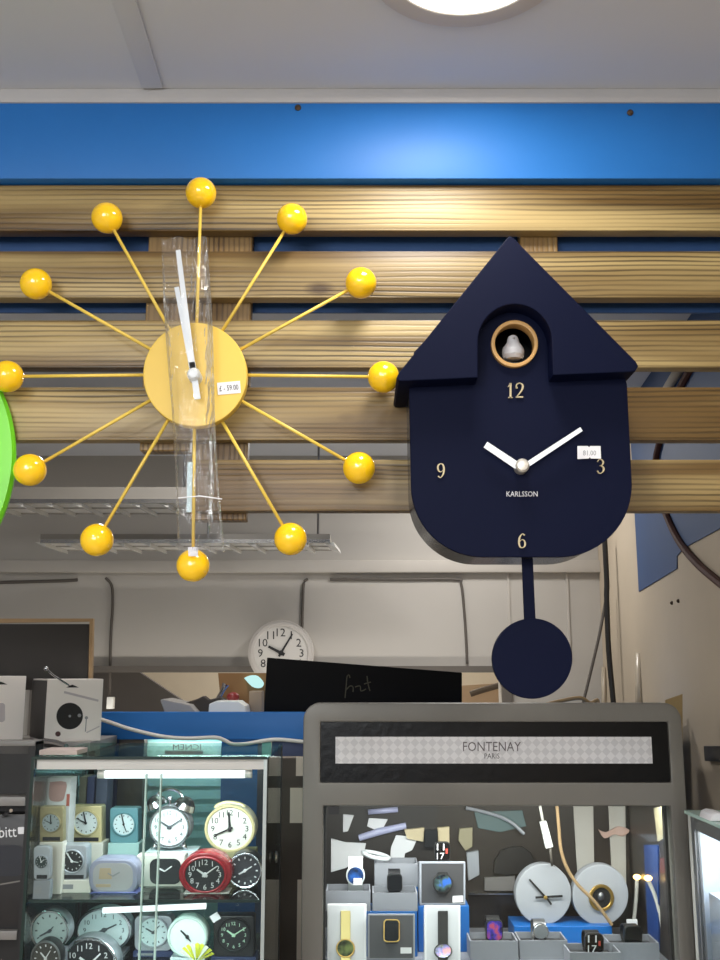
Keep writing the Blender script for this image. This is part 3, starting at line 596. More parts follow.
# ledge
LY = 2.22
zl = P(60, 741.5, LY).z
lx0, lx1 = P(-90, 742, LY).x, P(93, 742, LY).x
lg_ = thing('ledge', ((lx0+lx1)/2, LY+.1, 0), 'grey ledge carrying two white boxed players behind the glass cabinet', 'shelf')
MB().box(lx0, lx1, LY-.02, LY+.22, zl-.02, zl).bevel(.002).build('board', mat('grey_shelf_edge', (112, 108, 106), .4), lg_)
MB().box(lx0, lx1, LY+.02, LY+.2, 0, zl-.02).build('cupboard', BLK, lg_)
BOXW = mat('white_box_print', (236, 229, 224), .6, 0, .03)
def player(px0, px1, pyt, Y, label, disc, side=None, w_=.1):
    x0, x1 = P(px0, 710, Y).x, P(px1, 710, Y).x; zt = P((px0+px1)/2, pyt, Y).z
    t = thing('boxed_player', ((x0+x1)/2, Y+w_/2, zl), label, 'box', 'white boxed record players')
    MB().box(x0, x1, Y, Y+w_, zl, zt).bevel(.0015).build('carton', BOXW, t)
    if side:
        MB().box(x0-.0015, x0, Y+.002, Y+w_-.002, zl+.004, zt-.003).build('side_print', BLK, t)
    cx = (px0+px1)/2
    if disc:
        d = MB().prism(ell(cx-4.5, 716, 13, 13.3, 40), Y, -.0008, .0002).build('record_picture', INK, t)
        MB().prism(ell(cx-4.5, 716, 1.3, 1.3, 12), Y, -.0012, -.0006).prism(ell(cx+5, 715.5, 1.8, 1.8, 14), Y, -.0012, -.0006).build('label_dot', mat('grey_print', (140, 140, 145), .6), d)
        MB().prism(bar((cx+12, 718), (cx+11, 732), .9), Y, -.0008, .0002).prism(ell(cx+12, 718, 1.6), Y, -.0009, .0002).build('arm_picture', mat('grey_print', (140, 140, 145), .6), t)
        MB().prism(bar((cx+12, 733), (cx+25, 727), 1.2), Y, -.0008, .0002).prism(bar((cx-10, 692), (cx+24, 701), 2.2), Y, -.0008, .0002).build('grey_print', mat('pale_mauve_print', (188, 180, 184), .6), t)
    else:
        MB().prism(rrect(cx-9, 703, cx+4, 722, 3), Y, -.0008, .0002).build('picture', mat('pale_mauve_print', (188, 180, 184), .6), t)
    k = -16 if disc else -5
    MB().prism(ell(cx+k, 733.5, 2.6), Y, -.0008, .0002).build('badge', mat('maroon_print', (76, 40, 42), .5), t)
    hx = cx-2 if disc else cx
    MB().prism([(hx-6, pyt+8.5), (hx-3, pyt+6.8), (hx, pyt+5.6), (hx+3, pyt+6.8), (hx+6.5, pyt+8.5)], Y, -.0006, .0002).build('hang_hole', INK, t)
    if True:
        a = math.radians(28); fc = Vector(((x0+x1)/2, Y, zl)); t.rotation_euler.z = a
        t.location = fc + Vector((-math.sin(a)*w_/2, math.cos(a)*w_/2, 0))
    return hx, pyt+7
h1 = player(46.5, 102, 679, LY, 'white boxed record player with black disc picture and black left side', True, True, .165)
h2 = player(-22, 23.5, 676, LY, 'white boxed record player at the left edge with small badge', False, True, .16)
for (hx, hy), q, lab in [(h1, [(70.5, 686.5), (60, 679.5), (53, 675), (46, 668.5)], 'chrome display hook sticking out of the white box with black disc')]:
    k = len(q); pts = [P(x, y, LY-.002-.06*i/(k-1)) for i, (x, y) in enumerate(q)]
    hk = tag(MB().tube(smooth([tuple(p) for p in pts], 5), .0022, 8).ball(pts[-1], .005, 14).build('display_hook', CHROME), lab, 'hook')
0 and tag(MB().box(P(24, 710, LY+.02).x, P(40, 710, LY+.02).x, LY+.02, LY+.1, zl, P(30, 682, LY).z).bevel(.002).build('dark_box', mat('dark_box', (44, 38, 36), .5)), 'dark box standing between the two white boxed record players', 'box')
FBY = LY+.17
fb = thing('framed_board', P(20, 742, FBY), 'dark blackboard with thin tan wooden frame behind the boxed record players', 'blackboard')
MB().prism([(-70, 624), (88.5, 624), (86.5, 690), (-70, 690)], FBY, .003, .012).build('board', mat('blackboard', (46, 42, 40), .6), fb)
MB().prism([(-75, 618.5), (93, 618.5), (90, 742), (-75, 742)], FBY, 0, .015, [[(-70, 624), (89.5, 621.5), (87.2, 737), (-70, 737)]]).build('frame', mat('tan_frame', (164, 134, 96), .5), fb)
# small items on the glass cabinet's roof, left corner
# ================================================================== left glass cabinet
GY, GD = 1.80, .35
gx0, gx1 = P(29, 800, GY).x, P(266.5, 800, GY).x
ztop = P(150, 756.5, GY).z
zs1 = P(150, 901, GY).z; zs2 = P(150, 985, GY).z
gcab = thing('glass_cabinet', ((gx0+gx1)/2, GY+GD/2, 0), 'lit glass display cabinet full of alarm clocks at lower left', 'display cabinet')
MB().box(gx0, gx1, GY, GY+GD, ztop-.005, ztop).build('top_pane', GEDGE if False else glass('roof_glass', (225, 240, 234), .12), gcab)
MB().box(gx0, gx1, GY-.001, GY+.0, ztop-.005, ztop).build('top_edge', mat('dark_glass_edge', (30, 48, 44), .2), gcab)
MB().box(gx0+.006, gx1-.004, GY+.012, GY+.02, P(150, 770, GY).z, ztop-.006).build('light_rail', mat('rail_white', (206, 204, 200), .4), gcab)
FRAMEW = mat('frame_silver', (176, 184, 182), .35, .4)
for x0, x1, m, nm in ((gx1-.006, gx1, FRAMEW, 'corner_post'), (gx0, gx0+.005, mat('dark_glass_edge', (30, 48, 44), .2), 'corner_post')):
    MB().box(x0, x1, GY, GY+.006, zs2-.3, ztop-.005).build(nm, m, gcab)
MB().box(gx1-.008, gx1, GY+GD-.014, GY+GD, zs2-.3, ztop-.005).build('corner_post', BLACKP, gcab)
MB().box(gx0, gx0+.005, GY+GD-.006, GY+GD, zs2-.3, ztop-.005).build('corner_post', BLACKP, gcab)
xm0, xm1 = P(145, 800, GY).x, P(160, 800, GY).x
MB().box(gx0+.006, xm1, GY+.001, GY+.004, zs2-.28, ztop-.03).build('sliding_door', GLASS, gcab)
MB().box(xm0, gx1-.007, GY+.006, GY+.009, zs2-.28, ztop-.03).build('sliding_door', GLASS, gcab)
for x in (xm0, xm1): MB().box(x-.0012, x+.0012, GY+.0, GY+.0095, zs2-.28, ztop-.03).build('door_edge', mat('pale_glass_edge', (190, 220, 212), .2), gcab)
MB().box(gx1-.004, gx1-.001, GY+.008, GY+GD-.015, zs2-.28, ztop-.006).build('side_pane', GLASS, gcab)
MB().box(gx0+.001, gx0+.004, GY+.008, GY+GD-.008, zs2-.28, ztop-.006).build('side_pane', GLASS, gcab)
MB().box(gx0+.008, gx1-.008, GY+GD-.005, GY+GD-.002, zs2-.28, ztop-.006).build('back_pane', GLASS, gcab)
for z in (zs1, zs2):
    MB().box(gx0+.006, gx1-.009, GY+.012, GY+GD-.007, z-.005, z).build('shelf', glass('green_glass', (206, 232, 222)), gcab)
    MB().box(gx0+.006, gx1-.009, GY+.0105, GY+.012, z-.005, z).build('shelf_edge', mat('dark_glass_edge', (30, 48, 44), .2), gcab)
MB().box(gx0, gx1, GY, GY+GD, 0, zs2-.3).build('plinth', mat('plinth_grey', (120, 120, 120), .5), gcab)
lk = MB().lathe(P(276, 857, 1.98)+Vector((0, 0, 0)), (1, 0, 0), [(.0, -.004), (.009, -.002), (.011, .0), (.009, .003), (0, .006)], 18)
lk.build('lock', CHROME, gcab)
TUBE = glow('tube_glow', (240, 250, 255), 1.6)
tb1 = thing('tube_or_fill_light', P(175, 775, GY+.04), 'bright tube light under the roof of the glass clock cabinet', 'lamp', 'tube lights of the clock cabinet')
MB().tube([P(105, 774.5, GY+.035), P(245, 774, GY+.035)], .007, 14).build('tube', TUBE, tb1)
MB().tube([P(98, 774.5, GY+.035), P(105, 774.5, GY+.035)], .0068, 14).tube([P(245, 774, GY+.035), P(252, 774, GY+.035)], .0068, 14).build('tube_cap', WHITEP, tb1)
MB().box(P(98, 774, GY+.035).x, P(252, 774, GY+.035).x, GY+.028, GY+.042, P(175, 774, GY+.035).z+.007, ztop-.006).build('batten', WHITEP, tb1)
tb2 = thing('tube_or_fill_light', P(150, 908, GY+.04), 'reflection of a bright tube, built as a glowing tube under the middle glass shelf of the clock cabinet', 'lamp', 'tube lights of the clock cabinet')
MB().tube([P(103, 910.5, GY+.05), P(206, 906, GY+.05)], .005, 12).build('tube', TUBE, tb2)  # a tube's reflection, modelled as a second glowing tube
lamp('tube_or_fill_beam', 'AREA', P(175, 783, GY+.05), .8, (.86, .97, 1), .3, (.35, 0, 0), 'RECTANGLE', .02)
lamp('tube_or_fill_beam', 'AREA', P(155, 917, GY+.05), .22, (.86, .97, 1), .22, (.3, 0, 0), 'RECTANGLE', .02)  # light added for the reflected tube under the shelf
# small stock boxes the clocks stand on
def stand(px0, px1, pyt, Y, d, zs, label, m=CARDW, name='stock_box'):
    zt = P((px0+px1)/2, pyt, Y).z
    if zt-zs < .004: return
    x0, x1 = P(px0, pyt, Y).x, P(px1, pyt, Y).x
    t = thing(name, ((x0+x1)/2, Y+d/2, zs), label, 'box', 'small stock boxes under the clocks')
    MB().box(x0, x1, Y, Y+d, zs, zt-.0004).bevel(.0008, 1).build('carton', m, t)
    z1 = zs+(zt-zs)*.66
    MB().box(x0+(x1-x0)*.1, x0+(x1-x0)*.5, Y-.0004, Y+.0002, zs+(zt-zs)*.3, z1).build('print_label', mat('grey_print', (140, 140, 145), .6), t)
AC = 'alarm clocks in the glass cabinet'
DIALW = mat('dial_white', (212, 219, 221), .5); DIALB = mat('dial_black', (24, 26, 30), .4); GOLDP = mat('gold_paint', (206, 192, 146), .35, .3)
# upper shelf, rear row
Yr_ = GY+.21
def square_clock(px0, px1, py0, py1, Y, label, body, dial, ink, hands, d=.035, base=True, r=2, bez=None, nums=60):
    cx = (px0+px1)/2; cy = py0+(py1-py0)*.46; rx = (px1-px0)/2*.82
    t = analog('alarm_clock', label, 'clock', cx, cy, rx, rx, Y, body, dial, ink, hands, d, outline=rrect(px0, py0, px1, py1, r), nums=nums, group=AC, dr=.92, bez=bez, hw=.1)
    if base: MB().pbox(px0+3, px1-3, py1-5, py1-1.2, Y-.001, Y).build('base_strip', INK, t)
    return t
square_clock(71, 101.5, 806, 842.5, Yr_, 'gold square alarm clock with white dial on the upper shelf', GOLDP, DIALW, INK, [(84, 812), (77, 818)])
stand(70, 103, 842.5, Yr_-.004, .05, zs1, 'white stock box under the gold alarm clock with white dial')
square_clock(39.5, 63, 806.5, 842, GY+.055, 'dull gold reflection of a square alarm clock, built solid beside the cabinet corner post', mat('dull_gold', (150, 138, 104), .4, .3), mat('dial_grey', (150, 160, 165), .5), INK, [(51, 815), (45, 820)], .02)  # reflection in the left side pane, modelled as a solid clock
stand(39.5, 63.5, 842, GY+.053, .022, zs1, 'white stock box under the dull gold alarm clock')
square_clock(110, 138, 808, 843, Yr_, 'teal reflection of a square alarm clock with pale dial, built solid left of the twin-bell clock', TEAL, mat('dial_pale', (200, 216, 220), .5), INK, [(122, 814), (127, 832)], base=False)  # reflected clock given a body of its own
stand(108, 139, 843, Yr_-.004, .05, zs1, 'mint stock box under the teal square alarm clock', mat('mint_card', (170, 206, 204), .7))
# picture carton behind, upper left
pc = thing('picture_carton', P(58, 806, GY+.1), 'pale carton with pink picture in the upper left of the cabinet', 'box')
MB().box(P(47, 790, GY+.1).x, P(70.5, 790, GY+.1).x, GY+.1, GY+.14, zs1, P(60, 778, GY+.1).z).bevel(.001).build('carton', mat('pale_grey_card', (176, 176, 176), .7), pc)
MB().prism(smooth([(50, 782), (66, 782), (65, 795), (62, 801), (52, 801), (49, 796), (50, 782)], 3)[:-1], GY+.1, -.0006, .0002).build('picture', mat('pink_print', (150, 118, 112), .6), pc)
MB().pbox(66.5, 69.5, 794, 806, GY+.0994, GY+.1).build('tab', mat('red_print', (150, 74, 60), .6), pc)
for x0, x1, m, lab in ((79, 86, mat('olive_spine', (92, 92, 76), .6), 'narrow olive carton standing right of the pale picture carton'), (87, 94, mat('navy_spine', (40, 52, 92), .6), 'narrow navy carton standing second right of the pale picture carton'), (96, 107, mat('slate_spine', (66, 76, 100), .6), 'slate blue carton standing left of the teal square clock')):
    tag(MB().box(P(x0, 790, GY+.27).x, P(x1, 790, GY+.27).x, GY+.27, GY+.32, zs1, P(x0, 777, GY+.27).z).bevel(.001).build('narrow_carton', m), lab, 'box', 'narrow cartons at the back of the upper shelf')
# twin bell clock
Yt = GY+.16
tw = analog('twin_bell_clock', 'silver twin-bell alarm clock with white dial on the upper shelf', 'clock', 169.5, 827, 20.5, 21, Yt, SILVERP, DIALW, mat('grey_ink', (70, 76, 82), .5), [(160, 821), (182, 819)], .045, nums=12, numh=.2, group=AC, dr=.88, bez=CHROME, hw=.09)
for bx, by, a in ((157.5, 803.5, -.5), (184, 805, .5)):
    MB().lathe(P(bx, by+3, Yt+.02), (a, -.05, 1), [(.0, .022), (.010, .0195), (.018, .011), (.0215, 0), (.020, 0), (0, .0005)], 24).build('bell', CHROME, tw)
    MB().tube([P(bx, by+3, Yt+.02), P(169.5+(bx-169.5)*.7, 812, Yt+.02)], .003, 8).build('bell_post', CHROME, tw)
MB().tube([P(158+11.5-13.5*math.cos(PI*i/12), 800-11*math.sin(PI*i/12), Yt+.02) for i in range(13)], .003, 8).build('carry_handle', CHROME, tw)
MB().tube([P(170, 808, Yt+.02), P(170, 799, Yt+.02)], .0025, 8).ball(P(170, 798, Yt+.02), .005, 12).build('hammer', CHROME, tw)
for sx in (-1, 1): MB().tube([P(169.5+sx*12, 841, Yt+.02), P(169.5+sx*17, 851, Yt+.015)], [.006, .004], 10).build('foot', CHROME, tw)
stand(146, 196, 851, Yt-.004, .06, zs1, 'white stock box under the silver twin-bell alarm clock', mat('dial_pale', (200, 216, 220), .5))
# round gold-rim clock with handle
hc = analog('handle_clock', 'round cream alarm clock with gold rim and carrying handle', 'clock', 230, 828.5, 25.5, 24, Yt, mat('cream_case', (212, 204, 184), .4), mat('dial_cream', (214, 214, 206), .5), INK, [(229, 812), (215, 835)], .05, nums=12, numh=.24, group=AC, dr=.88, bez=GOLDP)
MB().tube([P(230+14*math.cos(PI*i/10+PI), 808-5*math.sin(PI*i/10), Yt+.02) for i in range(11)], .0045, 10).build('carry_handle', GOLDP, hc)
stand(207, 254, 852.6, Yt-.006, .07, zs1, 'pale stock box under the round cream alarm clock with handle', mat('olive_card', (150, 148, 110), .7))
# front row
Yf = GY+.07
silver_sq = square_clock(58.5, 86.5, 845, 880, Yf, 'silver square alarm clock with black dial at the shelf front', SILVERP, DIALB, PAPER, [(66, 851), (79, 862)], r=4)
stand(56, 91, 880, Yf-.006, .05, zs1, 'white printed stock box under the silver square clock with black dial')
square_clock(33.5, 50, 846, 880, GY+.014, 'green-faced reflection of a silver alarm clock, built solid at the cabinet corner', SILVERP, mat('dial_green', (34, 50, 48), .4), PAPER, [(40, 855), (45, 859)], .016, r=4)  # mirrored in the side pane, stands here as a solid clock
stand(33.5, 50.5, 880, GY+.0135, .017, zs1, 'grey stock box under the green-faced alarm clock', GREYCARD)
ov = thing('digital_clock', P(113, 896, Yf), 'lilac-silver oval digital alarm clock with blue base on the upper shelf', 'clock', AC)
LIL = mat('lilac_silver', (150, 152, 176), .35, .2)
MB().prism(rrect(88.5, 858.5, 137.5, 895, 13), Yf-.01, 0, .045).bevel(.004).build('case', LIL, ov)
scn = MB().prism(rrect(93, 863, 133, 890.5, 10), Yf-.01, -.001, 0).build('display', mat('display_silver', (176, 174, 178), .25), ov)
MB().prism([(100, 868), (111, 868), (112, 879), (99, 879)], Yf-.01, -.0016, -.0008).prism([(96, 884), (111, 884), (111, 887), (96, 887)], Yf-.01, -.0016, -.0008).build('print_label', mat('beige_print', (180, 160, 134), .5), scn)
MB().prism(bar((113, 876), (120, 872), 1.3), Yf-.01, -.0018, -.0008).prism(bar((113, 876), (108, 873), 1.1), Yf-.01, -.0018, -.0008).build('hands', mat('grey_print', (140, 140, 145), .6), scn)
zb_ = y_at(zs1, Yf-.012)
MB().prism([(93, 892), (134, 892), (138, zb_), (89, zb_)], Yf-.012, 0, .045).bevel(.001, 1).build('base', mat('blue_base', (86, 96, 156), .4), ov)
# boxed black-dial clock and white cartons behind
wc = thing('boxed_clock', P(152, 896, GY+.12), 'white boxed alarm clock with black dial behind the red clock', 'clock', AC)
MB().box(P(136, 870, GY+.12).x, P(184, 870, GY+.12).x, GY+.12, GY+.155, zs1, P(150, 855.5, GY+.12).z).bevel(.001).build('carton', CARDW, wc)
MB().prism(rrect(150, 858.5, 181, 884, 7), GY+.12, -.003, 0).bevel(.0008, 1).build('clock_face', DIALB, wc)
MB().prism(bar((165, 871), (172, 866), 1.2), GY+.12, -.004, -.003).prism(bar((165, 871), (159, 868), 1.4), GY+.12, -.004, -.003).build('hands', PAPER, wc)
rc = analog('alarm_clock', 'red oval alarm clock with black dial at the shelf front', 'clock', 205, 874.5, 26.5, 22, Yf-.01, mat('red_case', (150, 26, 36), .25), DIALB, PAPER, [(197, 869), (217, 866)], .05, nums=12, numh=.24, group=AC, dr=.74, hw=.07)
zb_ = y_at(zs1, Yf-.012)
MB().prism([(184, 893), (227, 893), (229, zb_), (183, zb_)], Yf-.012, 0, .05).bevel(.001, 1).build('base', WHITEP, rc)
bk = analog('alarm_clock', 'round black alarm clock with silver rim right of the red clock', 'clock', 245, 870.5, 17.5, 18.5, Yf+.03, BLACKP, mat('dial_dark', (46, 44, 52), .4), PAPER, [(239, 874), (252, 866)], .04, group=AC, dr=.86, bez=CHROME, nums=60)
stand(230, 261, 889.2, Yf+.024, .05, zs1, 'dark stock box under the round black alarm clock with silver rim', mat('navy_spine', (40, 52, 92), .6))
# lower shelf
Yl = GY+.17
analog('round_clock', 'large white round clock with plain figures on the lower shelf', 'clock', 104, 930, 28, 22.5, Yl, SILVERP, mat('dial_pale', (200, 216, 220), .5), mat('grey_ink', (70, 76, 82), .5), [(94, 934), (117, 924)], .035, nums=12, numh=.2, group='clocks on the lower glass shelf', dr=.9, bez=CHROME)
stand(84, 124, 952.8, Yl-.004, .05, zs2, 'grey stock box under the large white round clock', GREYCARD)
analog('round_clock', 'pale reflection of a round clock, built solid at the left end of the lower shelf', 'clock', 50, 930.5, 19, 20.5, GY+.055, SILVERP, mat('dial_mist', (168, 188, 190), .5), mat('grey_ink', (70, 76, 82), .5), [(40, 936), (54, 926)], .035, nums=60, group='clocks on the lower glass shelf', dr=.9, bez=CHROME)  # side-pane reflection modelled as a clock on the shelf
stand(40, 62, 951.4, GY+.051, .04, zs2, 'grey stock box under the pale round clock', GREYCARD)
analog('round_clock', 'black round alarm clock with silver rim and white figures, lowest shelf', 'clock', 89.5, 964.5, 28.5, 28, GY+.09, SILVERP, DIALB, PAPER, [(80, 957), (101, 953)], .04, nums=12, numh=.2, group='clocks on the lower glass shelf', dr=.88, bez=CHROME)
analog('round_clock', 'dark reflection of a round clock, built solid and partly hidden at the bottom left cabinet corner', 'clock', 46, 958, 15, 18, GY+.02, BLACKP, mat('dial_brown', (60, 56, 50), .5), PAPER, [(41, 952), (51, 950)], .028, nums=60, group='clocks on the lower glass shelf', dr=.88, bez=STEEL)  # another reflected clock, built solid in the corner
square_clock(134.5, 172, 916, 951, Yl, 'white rounded square clock on the lower shelf', SILVERP, mat('dial_pale', (200, 216, 220), .5), mat('grey_ink', (70, 76, 82), .5), [(146, 928), (160, 925)], r=6, base=False)
stand(133, 173, 951, Yl-.004, .05, zs2, 'blue stock box under the white rounded square clock', mat('navy_spine', (40, 52, 92), .6))
analog('round_clock', 'pale mint round clock beside the yellow paper flower', 'clock', 187.5, 936.5, 20.5, 21, GY+.12, mat('mint_case', (190, 210, 204), .4), DIALW, INK, [(181, 930), (191, 941)], .03, group='clocks on the lower glass shelf', dr=.86, nums=0)
stand(170, 205, 957.6, GY+.116, .05, zs2, 'pale stock box under the pale mint round clock', mat('dial_pale', (200, 216, 220), .5))
bs = square_clock(213.5, 254, 916, 957, GY+.12, 'black square clock with pale green figures on the lower shelf', BLACKP, DIALB, mat('pale_green_print', (190, 226, 200), .5), [(227, 930), (246, 927)], r=3, base=False, nums=12)
stand(211, 256, 957, GY+.116, .05, zs2, 'navy stock box under the black square clock', mat('navy_spine', (40, 52, 92), .6))
MB().prism(rot([(211, 913), (220, 913), (220, 920.5), (211, 920.5)], (216, 917), -32), GY+.118, -.003, -.002).build('price_sticker', PAPER, bs)
fl = thing('paper_flower', P(198, 972, GY+.07), 'yellow and white paper flower in front of the pale mint clock', 'flower')
for k in range(9):
    a = math.radians(-150+k*16); q = (196+17*math.cos(a), 958+17*math.sin(a)*.9)
    MB().prism([(196, 962), (q[0]-2, q[1]+1.5), q, (q[0]+2.5, q[1]+2)], GY+.07+.003*(k % 3), 0, .002).build('petal', mat('flower_yellow', (214, 220, 60), .6) if k % 3 else mat('flower_white', (226, 232, 214), .6), fl)
MB().tube([P(196, 958, GY+.073), (P(196, 958, GY+.073).x, GY+.073, zs2)], .003, 8).build('stem', mat('flower_stem', (110, 140, 50), .6), fl)
# on the roof of the cabinet
tag(MB().pbox(39, 77, 750.5, 755.5, GY+.03, GY+.1).bevel(.001).build('flat_box', mat('pale_pink_card', (210, 190, 184), .7)), 'flat pale box with red print lying on the glass cabinet roof', 'box')
o = bpy.data.objects['flat_box']; o.location.z = ztop+.0002
tag(MB().tube([P(44, 742.5, GY+.16), P(56, 744, GY+.14), P(66, 747, GY+.12)], [.008, .008, .006], 12).build('silver_pen', CHROME), 'silver rod lying above the flat pale box on the cabinet roof', 'rod')

# ================================================================== silver display case with the watches
FY_, FD = 2.00, .40
fx0, fx1 = P(302.5, 800, FY_).x, P(686.5, 800, FY_).x
fz = lambda py: P(495, py, FY_).z
CASE = mat('case_grey', (112, 109, 103), .45, .15, .04, 8)
dc = thing('display_case', ((fx0+fx1)/2, FY_+FD/2, 0), 'grey framed glass display case of watches under a checked name sign', 'display cabinet')
zt_, zb_ = fz(703), fz(1045); rr_ = .032
oc = [(fx1-rr_+rr_*math.cos(a), FY_, zt_-rr_+rr_*math.sin(a)) for a in [PI/2*i/8 for i in range(9)]] + [(fx0+rr_-rr_*math.sin(a), FY_, zt_-rr_+rr_*math.cos(a)) for a in [PI/2*i/8 for i in range(9)]] + [(fx0, FY_, zb_), (fx1, FY_, zb_)]
ix0, ix1 = P(323, 860, FY_).x, P(674, 860, FY_).x
hx0, hx1 = P(320.5, 750, FY_).x, P(669.5, 750, FY_).x
H1 = [(ix0, FY_, fz(1020)), (ix1, FY_, fz(1020)), (ix1, FY_, fz(806)), (ix0, FY_, fz(806))]
H2 = [(hx0, FY_, fz(782.5)), (hx1, FY_, fz(782.5)), (hx1, FY_, fz(722)), (hx0, FY_, fz(722))]
MB().prism_pts(oc, (0, 1, 0), .035, [H1, H2]).bevel(.004, 2, 1.0).build('frame', CASE, dc)
MB().prism_pts([(x, FY_+.0352, z-(.02 if z > zb_+.1 else 0)) for x, y, z in oc], (0, 1, 0), FD-.036, [[(fx0+.012, FY_+.0352, zb_+.01), (fx1-.012, FY_+.0352, zb_+.01), (fx1-.012, FY_+.0352, zt_-.035), (fx0+.012, FY_+.0352, zt_-.035)]]).build('outer_shell', CASE, dc)
MB().prism_pts(H2, (0, 1, 0), -.0, ) if False else None
hp = MB().box(hx0, hx1, FY_+.005, FY_+.012, fz(782.5), fz(722)).build('header_panel', mat('black_vinyl', (7, 7, 10), .3, 0, .1, 60, .25, .35), dc)
# checked name board
ck_m = bpy.data.materials.new('checked_sign'); N, L, b = nodes(ck_m)
tc = N.new('ShaderNodeTexCoord'); mp = N.new('ShaderNodeMapping'); mp.inputs['Rotation'].default_value = (0, PI/4, 0); ch_ = N.new('ShaderNodeTexChecker'); ch_.inputs['Scale'].default_value = 84
ch_.inputs[1].default_value = (*lin((214, 213, 215)), 1); ch_.inputs[2].default_value = (*lin((196, 195, 198)), 1)
L.new(tc.outputs['Object'], mp.inputs[0]); ad = N.new('ShaderNodeVectorMath'); ad.inputs[1].default_value = (.0013, .5003, .0017); L.new(mp.outputs[0], ad.inputs[0])
sep = N.new('ShaderNodeSeparateXYZ'); cmb = N.new('ShaderNodeCombineXYZ'); L.new(ad.outputs[0], sep.inputs[0]); L.new(sep.outputs[0], cmb.inputs[0]); L.new(sep.outputs[2], cmb.inputs[2]); cmb.inputs[1].default_value = .0031
L.new(cmb.outputs[0], ch_.inputs[0]); L.new(ch_.outputs[0], b.inputs['Base Color']); b.inputs['Roughness'].default_value = .5
sgn = MB().pbox(335.5, 652, 736.8, 763.5, FY_+.002, FY_+.005).build('name_sign', ck_m, dc)
THIN = mat('sign_ink', (92, 86, 88), .6)
text('FONTENAY', 492, 746.5, 9.5, FY_+.002, -.0005, .0002, 'lettering', THIN, sgn, 58)
text('PARIS', 492, 756, 5.2, FY_+.002, -.0005, .0002, 'lettering', mat('sign_ink_dark', (60, 56, 58), .6), sgn, 15)
MB().box(ix0, ix1, FY_+.012, FY_+.016, fz(1020), fz(806)).build('glass_pane', GLASS, dc)
MB().box(ix0-.003, ix0+.004, FY_+.036, FY_+.05, fz(1020), fz(806)).box(ix1-.004, ix1+.003, FY_+.036, FY_+.05, fz(1020), fz(806)).build('door_gasket', mat('dark_gasket', (34, 28, 26), .6), dc)
MB().pbox(328.5, 339, 806.5, 814.5, FY_+.006, FY_+.011).build('hinge', BLACKP, dc)
MB().box(fx0+.012, fx1-.012, FY_+FD-.012, FY_+FD-.002, zb_+.01, zt_-.036).build('back_panel', mat('smoky_panel', (44, 38, 34), .4, 0, .5, 9), dc)
shz = P(545, 961, 2.12).z
MB().box(fx0+.012, fx1-.012, FY_+.04, FY_+FD-.012, shz-.012, shz).build('shelf', GREYCARD, dc)
MB().box(fx0+.01, fx1-.01, FY_+.02, FY_+FD-.01, 0, zb_).build('plinth', CASE, dc)
lamp('case_light', 'AREA', ((fx0+fx1)/2, FY_+.1, fz(806)), 3.0, (1, .97, .94), .7, (.25, 0, 0), 'RECTANGLE', .03)
cl = thing('case_tube_light', ((fx0+fx1)/2, FY_+.1, fz(795)), 'slim tube light hidden behind the header of the watch case', 'lamp')
MB().box(fx0+.05, fx1-.05, FY_+.08, FY_+.12, fz(800), fz(797)).build('tube', glow('case_tube', (230, 244, 255), 3), cl)
for x0_, x1_ in ((fx0+.0125, fx0+.0155), (fx1-.0155, fx1-.0125)): MB().box(x0_, x1_, FY_+.052, FY_+FD-.013, shz, zt_-.04).build('side_lining', mat('smoky_panel', (44, 38, 34), .4), dc)
# blue risers
RIS = mat('blue_riser', (16, 100, 178), .35)
def riser(px0, px1, pyt, Y, d, label):
    return tag(MB().box(P(px0, pyt, Y).x, P(px1, pyt, Y).x, Y, Y+d, shz, P(px0, pyt, Y).z-.0003).bevel(.001, 1).build('display_riser', RIS), label, 'riser', 'blue risers in the watch case')
riser(327, 417, 911, 2.15, .075, 'blue riser carrying the two open grey boxes at the left')
riser(375, 418, 886.5, 2.235, .075, 'tall blue riser at the back under the upper open grey box')
riser(418, 469, 905.5, 2.185, .06, 'blue riser under the charcoal box with the round blue watch')
riser(514, 612, 926, 2.24, .09, 'wide blue riser under the two grey round clocks')
# open watch boxes
WB = 'open grey watch boxes'
def open_box(px0, px1, pyt, Y, d, zb, label):
    pyt += 4.5
    x0, x1 = P(px0, pyt, Y).x, P(px1, pyt, Y).x; zt = P((px0+px1)/2, pyt, Y).z; w = .003
    t = thing('watch_box', ((x0+x1)/2, Y+d/2, zb), label, 'box', WB)
    MB().box(x0, x1, Y, Y+w, zb, zt).box(x0, x1, Y+d-w, Y+d, zb, zt).box(x0, x0+w, Y+w, Y+d-w, zb, zt).box(x1-w, x1, Y+w, Y+d-w, zb, zt).build('walls', GREYCARD, t)
    MB().box(x0+w, x1-w, Y+w, Y+d-w, zb, zt-.012).build('cushion', DARKCARD, t)
    return zt-.012, (x0+x1)/2
SCR = mat('screen_black', (10, 10, 14), .08); STRAPB = mat('black_strap', (24, 24, 27), .5)
def screen_mat(name, cols):
    if name in MATS: return MATS[name]
    m = bpy.data.materials.new(name); N, L, b = nodes(m)
    tc = N.new('ShaderNodeTexCoord'); nz = N.new('ShaderNodeTexNoise'); nz.inputs['Scale'].default_value = 55; L.new(tc.outputs['Object'], nz.inputs['Vector'])
    r = N.new('ShaderNodeValToRGB'); r.color_ramp.elements[0].color = (*lin(cols[0]), 1); r.color_ramp.elements[0].position = .38; r.color_ramp.elements[1].color = (*lin(cols[-1]), 1); r.color_ramp.elements[1].position = .64
    for i, c in enumerate(cols[1:-1]):
        e = r.color_ramp.elements.new(.38+.26*(i+1)/(len(cols)-1)); e.color = (*lin(c), 1)
    L.new(nz.outputs['Fac'], r.inputs[0]); L.new(r.outputs[0], b.inputs['Base Color']); b.inputs['Roughness'].default_value = .1
    MATS[name] = m; return m
